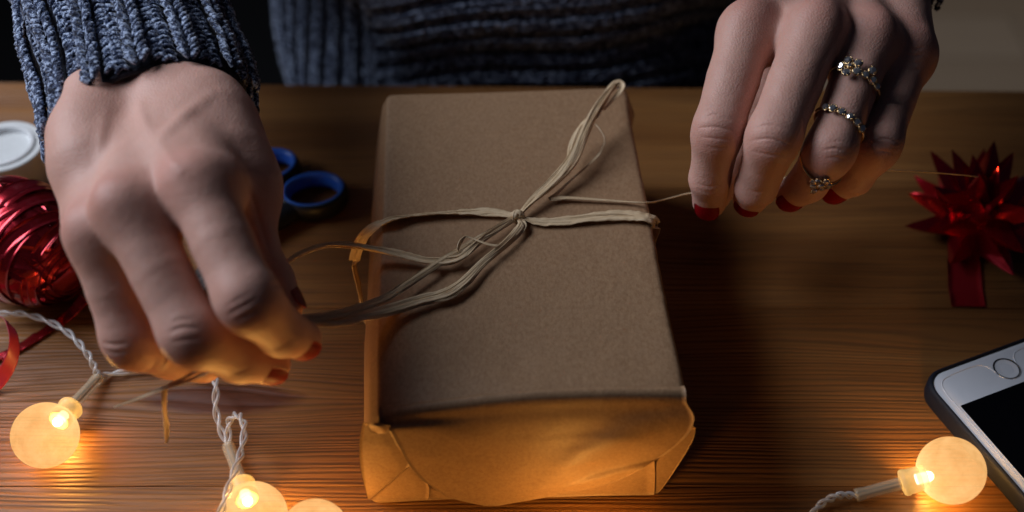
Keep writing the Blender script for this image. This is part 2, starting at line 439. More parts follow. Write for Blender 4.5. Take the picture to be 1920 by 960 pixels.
def side_profile(wv):
    """closed outline of the parcel across, at wv mm from the front: rows (u, z)"""
    P = []
    rc = 2.6; hh = BH
    bul = 2.2*math.sin(math.pi*min(max(wv/BL, 0), 1))**.5
    lb, lt, rb_, rt_ = -56.0, -50.2, 50.0, 57.0
    def arc(cx, cz, a0, a1, n=5): return [(cx+rc*math.cos(a), cz+rc*math.sin(a)) for a in np.linspace(a0, a1, n)]
    P += arc(lb+rc, .3+rc, R(270), R(180))
    for t in np.linspace(.08, .92, 9): P.append((lb+(lt-lb)*t-(2.0+bul)*math.sin(math.pi*t)**.8, .3+hh*t))
    P += arc(lt+rc, hh-rc, R(170), R(92))
    for t in np.linspace(.05, .95, 24): P.append((lt+(rt_-lt)*t, hh+.35*math.sin(math.pi*t)))
    P += arc(rt_-rc, hh-rc, R(88), R(5))
    for t in np.linspace(.08, .92, 9): P.append((rt_+(rb_-rt_)*t+(1.2+bul*.6)*math.sin(math.pi*t), .3+hh*(1-t)))
    P += arc(rb_-rc, .3+rc, R(0), R(-90))
    for t in np.linspace(.08, .92, 10): P.append((rb_+(lb-rb_)*t, .3))
    return np.array(P)
st = [0., .25, .9, 2.0, 3.4]+list(np.linspace(5.5, BL-5.5, 74))+[BL-3.4, BL-2, BL-.9, BL-.25, BL]
ins = {0: 2.6, 1: 1.5, 2: .75, 3: .25, len(st)-4: .25, len(st)-3: .75, len(st)-2: 1.5, len(st)-1: 2.6}
rows = []
for i, wv in enumerate(st):
    p = side_profile(wv); c0 = np.array([1.0, BH/2]); q = ins.get(i, 0)
    p = p+nrm(c0-p)*q
    # the front edge: sunk at the left corner, pushed up along the middle
    p[:, 1] += (p[:, 1] > 40)*edge_rise(p[:, 0])*np.exp(-(wv/16)**2)*np.clip((p[:, 1]-40)/15, 0, 1)
    ear = np.exp(-((wv-BL+6)/9)**2)*np.exp(-((p[:, 1]-44)/9)**2)*(p[:, 0] > 45); p[:, 0] += 5*ear
    rows.append(bpos(p[:, 0], np.full(len(p), wv), p[:, 1]))
G = np.array(rows); a_, b_ = G.shape[:2]
cen = bpos(np.full((a_, b_), 1.), np.zeros((a_, b_)), np.full((a_, b_), BH/2)); nn = nrm(G-cen)
fl_ = (G[..., 2] > 3)
disp = .7*vnoise(G, 38, 3)+.34*vnoise(G*np.array([1, .6, 1]), 15, 4)+.12*vnoise(G, 6, 5)
# pulled folds spreading from the string over the top and at the back right
uu = (G-BO)@BX; ww = (G-BO)@BY
for (u0, w0, u1, w1, hgt, sg) in ((38, 104, 57, 96, .55, 2.2), (30, 112, 52, 122, .4, 2.4), (35, 88, 56, 74, .45, 2.6), (-48, 100, -30, 92, .3, 2.4), (44, 140, 56, 132, .5, 2.5), (20, 60, 57, 48, .5, 1.6), (-10, 30, 40, 18, .35, 1.8), (-40, 60, -8, 40, .3, 1.6), (-45, 140, -10, 160, .35, 2.0), (25, 150, 50, 165, .4, 1.6), (40, 110, 57, 112, .8, 1.5)):
    dv = np.array([u1-u0, w1-w0]); Ln = np.hypot(*dv); dv = dv/Ln
    tt = np.clip((uu-u0)*dv[0]+(ww-w0)*dv[1], 0, Ln); dd = np.hypot(uu-u0-tt*dv[0], ww-w0-tt*dv[1])
    disp += hgt*np.exp(-(dd/sg)**2)*(tt/Ln)
G = G+nn*(disp*fl_)[..., None]*np.array([.8, .3, .8])
Vb = G.reshape(-1, 3); Fb = grid_faces(a_, b_, True, True)
Vb = np.concatenate([Vb, [bpos(1., 0., BH/2), bpos(1., BL, BH/2)]]); n0 = a_*b_
for j in range(b_):
    Fb.append((j, (j+1) % b_, n0)); Fb.append(((a_-1)*b_+(j+1) % b_, (a_-1)*b_+j, n0+1))
mk('wrapping_paper', Vb, Fb, M['kraft'], pc)

def flap(name, left, right, offs, nr=24, nc=30, th=.22, wr=.5, seed=0, bulge=0.):
    Lc = cat(np.array(left, float), nr); Rc = cat(np.array(right, float), nr)
    Gf = np.zeros((nr, nc, 3))
    for i in range(nr):
        t = i/(nr-1)
        for j in range(nc):
            s = j/(nc-1); px, py = Lc[i]+(Rc[i]-Lc[i])*s
            o = np.interp(t, np.linspace(0, 1, len(offs)), offs)+bulge*math.sin(math.pi*s)*math.sin(math.pi*min(1, t*1.1+.05))
            q = front(px, py, o); Gf[i, j] = q
    amp = wr*np.minimum(1, np.linspace(0, 1, nr)*5)[:, None]
    dz = vnoise(Gf, 17, seed)+.5*vnoise(Gf, 7, seed+1)
    Gf = Gf-BY*(dz*amp)[..., None]
    Gf[..., 2] = np.maximum(Gf[..., 2], .25)
    return mk(name, *thick_grid(Gf, th), M['kraft'], pc)
# the folds of the end, from the inside out
flap('corner_fold', [(681, 792), (674, 830), (676, 875), (690, 934)], [(728, 800), (748, 835), (768, 873), (700, 936)], (.3, 1.2, 1.0, .5), 20, 12, wr=.55, seed=31)
flap('corner_fold', [(1300, 800), (1264, 832), (1230, 862), (1226, 927)], [(1304, 802), (1298, 826), (1272, 872), (1233, 929)], (.4, .8, .5), 14, 10, wr=.3, seed=33)
flap('bottom_fold', [(790, 885), (797, 915), (803, 936)], [(1226, 850), (1228, 890), (1227, 928)], (1.6, 1.6, 1.2), 10, 24, wr=.25, seed=35)
flap('bottom_fold', [(770, 872), (735, 902), (692, 936)], [(772, 874), (802, 908), (804, 936)], (2.3, 2.2, 1.3), 14, 12, wr=.25, seed=37)
# the broad outer flap bends over the top edge and springs away at its foot
nr, nc = 50, 60
Lc = cat(np.array([(712, 795), (728, 803), (747, 836), (770, 874), (800, 905), (843, 933), (908, 949)], float), nr-8)
Rc = cat(np.array([(1300, 768), (1303, 782), (1292, 812), (1262, 840), (1226, 866), (1135, 909), (935, 949)], float), nr-8)
Gf = np.zeros((nr, nc, 3))
for j in range(nc):
    s = j/(nc-1); u_ = -48.5+105.2*s; ze = BH+edge_rise(u_)+.3*math.sin(math.pi*s)
    for i in range(8):                                                # laid over the top and round the edge
        a = i/7
        if i < 3: Gf[i, j] = bpos(u_, 5.5-1.2*i, BH+edge_rise(u_)*math.exp(-((5.5-1.2*i)/16)**2)+(-1.2, -.2, .25)[i])
        else:
            q = (i-3)/4*R(72); Gf[i, j] = bpos(u_, 2.4-2.8*math.sin(q), ze-2.2+2.8*math.cos(q))
    p0 = Gf[7, j]
    for i in range(8, nr):
        t = (i-8)/(nr-9); px, py = Lc[i-8]+(Rc[i-8]-Lc[i-8])*s
        o = np.interp(t, [0, .12, .35, .7, 1], [1.4, 2.4, 4.2, 4.6, 4.4])
        o += 2.4*math.exp(-((s-.68+.35*(t-.5))/.11)**2)*math.sin(math.pi*min(1, t*1.05))*min(1, max(0, (t-.12)/.35))     # one long soft fold
        o += 1.5*math.exp(-((t-.80+.35*(s-.75))/.05)**2)*(s > .62)*min(1, (s-.62)*6)          # lifted lip right of the middle
        q = front(px, py, o); k_ = max(0, 1-(t/.22))**1.5
        Gf[i, j] = q*(1-k_)+(p0-BZ*(1.0+18*t)-BY*(.4+4*t))*k_
amp = .75*np.clip((np.linspace(0, 1, nr)-.2)*5, 0, 1)[:, None]
dz = vnoise(Gf, 21, 51)+.45*vnoise(Gf*np.array([.6, 1, 1.6]), 8, 52)
Gf = Gf-BY*(dz*amp)[..., None]; Gf[..., 2] = np.maximum(Gf[..., 2], .3)
mk('end_flap', *thick_grid(Gf, .22), M['kraft'], pc)
# small crumpled curl of paper at the front left corner
cu = []
for i in range(12):
    t = i/11; cu.append(cat(np.array([front(690+4*t, 796+14*t, .6+1.2*t), front(702+6*t, 793+20*t, 2.2+1.0*math.sin(t*5)), front(716, 795+18*t, 2.8+.6*math.sin(t*4)), front(732-8*t, 798+16*t, 2.2+.8*t)]), 12))
mk('crumpled_corner', *thick_grid(np.array(cu), .22), M['kraft'], pc)

# ------------------------------------------------------------------ raffia
rf = thing('raffia_string', 'pale straw raffia tied around the brown parcel with a looped knot', 'string', (3, 360, BH))
def strip(P, wd, twist, n=None, seed=0, pleat=.22, th=.12, z_min=None):
    """a ribbon of straw along P (m,3): wd mm wide (scalar or per point), twist radians from lying flat"""
    P = np.asarray(P, float)
    n = n or max(18, len(P)*9)
    Wd = np.broadcast_to(np.asarray(wd, float), (len(P),)); Tw = np.broadcast_to(np.asarray(twist, float), (len(P),))
    Q = cat(np.concatenate([P, Wd[:, None], Tw[:, None]], 1), n)
    C, wv, tw = Q[:, :3], Q[:, 3], Q[:, 4]
    T = nrm(np.gradient(C, axis=0)); ref = np.array([0, 0, 1.0])
    S = np.cross(T, ref); bad = np.linalg.norm(S, axis=1) < .15
    S[bad] = np.cross(T[bad], np.array([0, 1., 0])); S = nrm(S); N = np.cross(S, T)
    jit = np.cumsum(rng.normal(0, .10, n)); jit -= np.linspace(0, jit[-1], n)
    tw = tw+jit*.6
    S2 = S*np.cos(tw)[:, None]+N*np.sin(tw)[:, None]; N2 = -S*np.sin(tw)[:, None]+N*np.cos(tw)[:, None]
    m = 9; ph = rng.uniform(0, 6)
    s = np.linspace(-.5, .5, m)
    wvar = wv*(1+.14*np.sin(np.linspace(0, 9, n)+ph))
    pl = pleat*wvar[:, None]*(.6*np.sin(s[None, :]*9+ph+np.linspace(0, 5, n)[:, None])+.5*np.sin(s[None, :]*21+ph*3+np.linspace(0, 3, n)[:, None]))*.42
    up_ = C[:, None]+S2[:, None]*(s[None, :, None]*wvar[:, None, None])+N2[:, None]*(pl[..., None]+th)
    dn_ = C[:, None]+S2[:, None]*(s[None, ::-1, None]*wvar[:, None, None]*.98)+N2[:, None]*(pl[:, ::-1, None]-th)
    V = np.concatenate([up_, dn_], 1).reshape(-1, 3)
    if z_min is not None: V[:, 2] = np.maximum(V[:, 2], z_min)
    Fc = grid_faces(n, 2*m, True)+[tuple(range(2*m))[::-1], tuple((n-1)*2*m+i for i in range(2*m))]
    at = np.zeros((n, 2*m, 3)); at[..., 0] = np.linspace(0, n, n)[:, None]; at[..., 1] = np.concatenate([s, s[::-1]])[None]*wv[:, None]*.6; at[..., 2] = seed*3.7+ph
    return V, Fc, at.reshape(-1, 3)
def fibres(P, wd, twist, n=None, seed=0, pleat=.22, th=.12, z_min=None, cnt=3):
    """a strip plus a few narrow split fibres that wander along its edges"""
    P = np.asarray(P, float); wd = np.asarray(wd, float)*1.2; out = [strip(P, wd, twist, n, seed, pleat, th, z_min)]
    W0 = np.broadcast_to(np.asarray(wd, float), (len(P),)); T = nrm(np.gradient(P, axis=0)); S = nrm(np.cross(T, [0, 0, 1.])+1e-6)
    Tw = np.broadcast_to(np.asarray(twist, float), (len(P),)); Nn = np.cross(S, T); S = S*np.cos(Tw)[:, None]+Nn*np.sin(Tw)[:, None]
    for q in range(cnt):
        o = rng.uniform(-.18, .18, len(P))*W0+(q-(cnt-1)/2)*W0*.30; o[0] *= .3; o[-1] *= .3
        out.append(strip(P+S*o[:, None]+np.array([0, 0, .10+.05*q]), np.maximum(.28, W0*rng.uniform(.10, .18)), np.asarray(twist)+rng.uniform(-.4, .4), n, seed*7+q+1, .3, .10, z_min))
    return out
def strands(name, lst, parent=rf):
    lst = [e for x in lst for e in (x if isinstance(x, list) else [x])]
    Vs, Fs, As, n = [], [], [], 0
    for V, Fc, A in lst:
        Vs.append(V); As.append(A); Fs += [tuple(i+n for i in f) for f in Fc]; n += len(V)
    o = mk(name, np.concatenate(Vs), Fs, M['raffia'], parent)
    at = o.data.attributes.new('strand', 'FLOAT_VECTOR', 'POINT'); at.data.foreach_set('vector', np.concatenate(As).astype(np.float32).ravel())
    return o
def TP(l, extra=0): return np.array([top(a[0], a[1], a[2]+extra) for a in l])
KN = (970, 406)
# the band: over the top left, down the left side; and over the top right, down the right side
wk = (top(700, 416, 1)-BO)@BY
def side_pt(left, z, wv, outw):
    p = side_profile(wv); m_ = (p[:, 0] < 0) if left else (p[:, 0] > 0)
    q = p[m_]; sel = q[(np.abs(q[:, 1]-z)).argsort()[:3]]; u = sel[:, 0].min()-outw if left else sel[:, 0].max()+outw
    return bpos(u, wv, z)
Lp = [top(966, 405, 2.6), top(930, 399, 2.0), top(880, 397, 1.6), top(820, 400, 1.4), top(765, 406, 1.6), top(722, 415, 2.2)]
wl = (Lp[-1]-BO)@BY
Lp += [side_pt(True, 53, wl-1, 4.5), side_pt(True, 40, wl-2, 5.2), side_pt(True, 25, wl-3, 3.2), side_pt(True, 8, wl-4, 2.0), side_pt(True, 1, wl-4, .6)]
wds = [2.2, 3.6, 4.4, 4.6, 4.6, 4.8, 4.8, 4.2, 3.8, 3.4, 3]
strands('band', [fibres(Lp, wds, [.2, .05, 0, 0, -.1, -.1, .7, 1.4, 1.5, 1.5, 1.5], 110, 1, .14, cnt=2)])
Rp = [top(978, 408, 2.4), top(1010, 416, 1.6), top(1055, 415, 1.5), top(1110, 408, 1.5), top(1165, 404, 1.4), top(1212, 408, 1.6)]
wr_ = (Rp[-1]-BO)@BY
Rp += [bpos(58.2, wr_-.5, BH-1.5), side_pt(False, 48, wr_-1, 1.2), side_pt(False, 34, wr_-2, 1.2), side_pt(False, 12, wr_-4, 1.2), side_pt(False, 1, wr_-4, 1)]
wds = [2.6, 4.4, 5.0, 5.2, 5.0, 4.6, 4.2, 3.8, 3.4, 3, 3]
strands('band', [fibres(Rp, wds, [.2, 0, 0, .05, 0, 0, -.9, -1.4, -1.5, -1.5, -1.5], 110, 3, .14, cnt=2)])
# knot
kc = top(970, 406, 2.6)
kn = [strip(cat(np.array([kc+np.array([2.3*math.cos(t)*c_-1.2*math.sin(t)*s_*.3, 2.3*math.cos(t)*s_+.6*math.sin(t)*c_, 2.3*math.sin(t)]) for t in np.linspace(a0, a0+5.6, 9)]), 28), 1.9, 0, 40, 11+i, .15)
      for i, (c_, s_, a0) in enumerate(((.85, -.5, 0), (.5, .85, 1.4), (.95, .25, 2.2)))]
kn.append((lambda e: (e[0], e[1], np.zeros((len(e[0]), 3))))(ellipsoid(kc, np.eye(3), (1.9, 1.7, 1.8), 8, 10)))
strands('knot', kn)
# the upper loop: a bundle from the knot to the doubled-over end beyond the back edge
def bundle(name, path, specs, parent=rf):
    out = []
    P0 = np.array(path)
    for i, (ox, oy, oz, wd, tw, sp) in enumerate(specs):
        n = len(P0); f = np.sin(np.linspace(0, math.pi, n))**.8
        P = P0.copy()
        T = nrm(np.gradient(P0, axis=0)); S = nrm(np.cross(T, [0, 0, 1.]))
        P += S*((ox+oy*np.sin(np.linspace(0, 6, n)+i))*f)[:, None]+np.array([0, 0, 1.])*(oz*f)[:, None]
        out.append(fibres(P, wd, [tw+sp*k for k in range(n)], 80, 20+i, .2))
    return strands(name, out, parent)
UPL = TP([(971, 404, 2.6), (1000, 375, 4), (1040, 338, 5.5), (1072, 300, 7.5), (1095, 250, 10), (1118, 205, 12.5), (1140, 175, 14), (1154, 159, 14.5)])
bundle('loop', UPL, [(-.9, .5, .4, 1.7, .2, .2), (.3, .7, 1.0, 2.0, .6, -.2), (1.2, .4, .3, 1.5, -.4, .3), (2.0, -.5, .0, 1.2, .9, .15), (-1.9, .4, .2, 1.1, .4, -.3)])
strands('loop_end', [strip(TP([(1112, 222, 12), (1128, 186, 13.5), (1146, 160, 14.8), (1158, 153, 15), (1166, 158, 14.4), (1166, 168, 13.6), (1150, 186, 12.6), (1132, 206, 11.6)]), [1.6, 2, 2.2, 2.4, 2.3, 2.0, 1.8, 1.2], [.3, .6, .4, .2, -.3, -.5, .2, .5], 70, 40),
                     strip(TP([(1120, 222, 11.4), (1136, 188, 13), (1150, 166, 14), (1160, 160, 14.2), (1163, 168, 13.4), (1146, 190, 12)]), [1.2, 1.5, 1.5, 1.5, 1.4, 1.0], [.9, .6, .5, .4, .2, .3], 60, 41)])
strands('loose_strand', [strip(TP([(1040, 338, 5), (1062, 318, 6), (1069, 275, 7.5), (1082, 245, 9), (1098, 226, 10.5), (1112, 218, 11.5)]), [1.0, 1.6, 1.8, 1.6, 1.5, 1.2], [.4, .2, .5, .9, .5, .3], 60, 42)])
strands('loose_strand', [strip(TP([(1116, 232, 11), (1126, 244, 10.5), (1134, 262, 9), (1124, 288, 6.5), (1098, 314, 4), (1070, 338, 2.6), (1045, 362, 2), (1030, 374, 2)]), [.7, .8, .7, .7, .7, 1.0, 1.6, 2.0], .5, 70, 43)])
# the strand drawn out to the right hand and beyond it
RH_GRIP = at_d(1318, 360, 487)
RG = [top(1032, 372, 2.4), top(1065, 371, 2.2), top(1110, 374, 1.8), top(1165, 378, 1.4), top(1215, 380, 2.0), at_d(1240, 376, 484), at_d(1287, 364, 488), RH_GRIP,
      at_d(1400, 345, 492), at_d(1520, 328, 490), at_d(1640, 320, 484), at_d(1720, 322, 480), at_d(1790, 327, 477), at_d(1834, 331, 476)]
strands('drawn_strand', [fibres(RG, [2.2, 1.7, 1.4, 1.3, 1.3, 1.4, 1.6, 1.6, 1.4, 1.3, 1.2, 1.2, 1.1, 1.0], [.1, .2, .2, .3, .8, 1.0, .6, .5, .4, .4, .4, .5, .5, .5], 130, 44)])
# the strands drawn out to the left hand
LH_GRIP = at_d(556, 601, 399)
A1 = [top(968, 409, 2.4), top(930, 432, 3.2), top(880, 461, 3.8), top(820, 497, 4), top(770, 530, 4.2), top(720, 562, 5.5), at_d(670, 581, 421), at_d(628, 592, 411), LH_GRIP]
strands('drawn_strand', [fibres(A1, [1.2, 1.3, 1.5, 1.6, 2.0, 2.4, 2.2, 2.0, 2.0], [.3, .5, .5, .2, .2, .1, .2, .4, .5], 90, 45), strip(np.array(A1)+np.array([-.4, 1.5, .3]), [1.0, 1.0, 1.1, 1.2, 1.2, 1.3, 1.3, 1.2, 1.2], [.6, .7, .6, .4, .4, .4, .4, .5, .5], 90, 46)])
A2 = [top(972, 410, 2.2), top(978, 424, 2.8), top(950, 455, 3.0), top(905, 493, 3.2), top(872, 528, 3.6), top(838, 551, 3.2), top(790, 563, 3.4), top(735, 580, 4.6), at_d(680, 592, 420), at_d(625, 603, 410), LH_GRIP]
strands('drawn_strand', [fibres(A2, [1.2, 3.0, 2.4, 2.4, 3.8, 5.2, 4.4, 4.2, 4.0, 3.4, 2.2], [.2, .2, .9, .6, .2, 0, .1, .1, .1, .2, .4], 120, 47, .16),
                         strip(np.array(A2)+np.array([.3, -.9, .5]), np.array([.8, 1.4, 1.4, 1.3, 1.4, 1.6, 1.8, 1.6, 1.6, 1.4, 1.2]), [.2, .4, .9, .6, .4, .3, .1, .1, .1, .2, .4], 120, 48)])
A3 = [top(966, 409, 2.6), top(935, 428, 4.4), top(900, 452, 5.2), top(868, 478, 4.8), top(842, 489, 4.0), top(800, 488, 4.2), top(750, 476, 5), top(700, 465, 6.5), at_d(655, 459, 447), at_d(610, 459, 438), at_d(565, 474, 424), at_d(522, 500, 408), at_d(490, 525, 398)]
strands('drawn_strand', [fibres(A3, [1.2, 1.5, 1.8, 3.2, 3.2, 3.0, 3.4, 2.6, 2.2, 1.6, 1.2, 1.1, 1.0], [.2, .5, .7, .1, .1, .1, 0, .1, .2, .3, .6, .6, .6], 120, 49, .16),
                         strip(np.array(A3)+np.array([0, -1.0, -.4]), np.array([1.0, 1.0, 1.0, 1.6, 1.8, 1.6, 1.6, 1.4, 1.2, .9, .7, .6, .6]), [.2, .5, .7, .3, .2, .1, .1, .2, .3, .3, .6, .6, .6], 120, 50)])
strands('kinked_strand', [strip(TP([(960, 414, 3), (930, 436, 4.8), (900, 448, 5.2), (876, 458, 5.5)]), [.9, 1.0, .9, .7], .5, 40, 51),
                          strip(TP([(934, 461, 4.6), (915, 458, 5.4), (890, 449, 6.2), (874, 444, 7), (864, 453, 6.8), (859, 466, 6), (861, 473, 5.2)]), [1.0, 1.0, .9, .8, 1.5, 1.6, .7], [.2, .3, .4, .6, 1.0, 1.0, .8], 60, 52)])
# the tail that hangs from the left hand
TL = [at_d(470, 660, 392), at_d(392, 698, 396), at_d(345, 716, 397), at_d(310, 727, 398), at_d(262, 746, 401), at_d(214, 764, 405)]
strands('hanging_tail', [fibres(TL, [.9, 1.0, 1.0, 1.1, .8, .4], [.4, .3, .5, .5, .6, .7], 60, 53),
                         strip([at_d(386, 684, 395), at_d(350, 706, 397), at_d(316, 722, 398)], [1.0, 1.1, 1.1], .4, 30, 54),
                         strip([at_d(309, 724, 398), at_d(308, 760, 403), at_d(312, 800, 409), at_d(312, 830, 413)], [1.7, 1.8, 1.7, 1.2], [1.1, 1.0, .8, .8], 40, 55)])
# ------------------------------------------------------------------ the person's hands: one smooth surface from a distance field
class Field:
    def __init__(s, lo, hi, h):
        s.lo = np.array(lo, float); s.h = h
        s.n = np.ceil((np.array(hi, float)-s.lo)/h).astype(int)+1
    def new(s): return np.full(s.n, 60.0, np.float32)
    def region(s, pts, m):
        a = np.maximum(0, np.floor((np.min(pts, 0)-m-s.lo)/s.h).astype(int)); b = np.minimum(s.n, np.ceil((np.max(pts, 0)+m-s.lo)/s.h).astype(int)+1)
        sl = tuple(slice(int(p), int(max(p, q))) for p, q in zip(a, b))
        ax = [(s.lo[i]+np.arange(sl[i].start, sl[i].stop)*s.h).astype(np.float32) for i in range(3)]
        return sl, ax[0][:, None, None], ax[1][None, :, None], ax[2][None, None, :]
def smin(a, b, k):
    if k <= 0: return np.minimum(a, b)
    hh = np.maximum(k-np.abs(a-b), 0)/k
    return np.minimum(a, b)-hh*hh*k*.25
def cone(fd, D, a, b, ra, rb_, k, flat=None):
    """tapered capsule melted into D with blend radius k; flat = (unit vector, factor) squeezes the section along that vector"""
    a = np.asarray(a, float); b = np.asarray(b, float)
    sl, X, Y, Z = fd.region(np.array([a, b]), max(ra, rb_)*1.3+k+3)
    d = b-a; L2 = max(float(d@d), 1e-6)
    x, y, z = X-np.float32(a[0]), Y-np.float32(a[1]), Z-np.float32(a[2])
    t = np.clip((x*d[0]+y*d[1]+z*d[2])/L2, 0, 1).astype(np.float32)
    qx, qy, qz = x-t*d[0], y-t*d[1], z-t*d[2]
    q2 = qx*qx+qy*qy+qz*qz
    if flat is not None:
        v, f = flat; pr = qx*v[0]+qy*v[1]+qz*v[2]; q2 = q2+pr*pr*(f*f-1)
    dist = np.sqrt(q2)-(ra+(rb_-ra)*t)
    D[sl] = smin(D[sl], dist.astype(np.float32), k)
def surface_net(fd, D):
    S = D < 0
    C = np.zeros(np.array(D.shape)-1, np.int8)
    for dx in (0, 1):
        for dy in (0, 1):
            for dz in (0, 1):
                C += S[dx:S.shape[0]-1+dx, dy:S.shape[1]-1+dy, dz:S.shape[2]-1+dz]
    act = (C > 0) & (C < 8)
    idx = np.argwhere(act); ids = np.full(act.shape, -1, np.int32); ids[act] = np.arange(len(idx))
    acc = np.zeros((len(idx), 3)); cnt = np.zeros(len(idx))
    cor = [(i, j, k) for i in (0, 1) for j in (0, 1) for k in (0, 1)]
    val = {c: D[idx[:, 0]+c[0], idx[:, 1]+c[1], idx[:, 2]+c[2]].astype(float) for c in cor}
    for c in cor:
        for ax in range(3):
            if c[ax] == 0:
                e = list(c); e[ax] = 1; e = tuple(e)
                v0, v1 = val[c], val[e]; m = (v0 < 0) != (v1 < 0)
                t = np.where(m, v0/np.where(v0 == v1, 1, v0-v1), 0)
                p = np.tile(np.array(c, float), (len(idx), 1)); p[:, ax] = t
                acc[m] += p[m]; cnt[m] += 1
    V = fd.lo+(idx+acc/cnt[:, None])*fd.h
    Q = []
    for ax in range(3):
        o = [b for b in range(3) if b != ax]
        sA = [slice(None)]*3; sB = [slice(None)]*3; sA[ax] = slice(0, -1); sB[ax] = slice(1, None)
        A, B = S[tuple(sA)], S[tuple(sB)]
        e = np.argwhere(A != B); e = e[(e[:, o[0]] > 0) & (e[:, o[1]] > 0) & (e[:, o[0]] < act.shape[o[0]]) & (e[:, o[1]] < act.shape[o[1]])]
        ins_ = A[e[:, 0], e[:, 1], e[:, 2]]
        def g(da, db):
            q = e.copy(); q[:, o[0]] -= da; q[:, o[1]] -= db; return ids[q[:, 0], q[:, 1], q[:, 2]]
        q = np.stack([g(1, 1), g(0, 1), g(0, 0), g(1, 0)], 1)
        fl = ins_ if ax != 1 else ~ins_
        q[~fl] = q[~fl][:, ::-1]; Q.append(q)
    Q = np.concatenate(Q); Q = Q[(Q >= 0).all(1)]
    return V, Q
def vnormals(V, Q):
    n = np.cross(V[Q[:, 2]]-V[Q[:, 0]], V[Q[:, 3]]-V[Q[:, 1]]); N = np.zeros_like(V)
    for i in range(4): np.add.at(N, Q[:, i], n)
    return nrm(N)
def relax(V, Q, it, f=.5):
    for _ in range(it):
        A = np.zeros_like(V); c = np.zeros(len(V))
        for i in range(4):
            for j in (1, 3): np.add.at(A, Q[:, i], V[Q[:, (i+j) % 4]]); np.add.at(c, Q[:, i], 1)
        V = V+f*(A/c[:, None]-V)
    return V

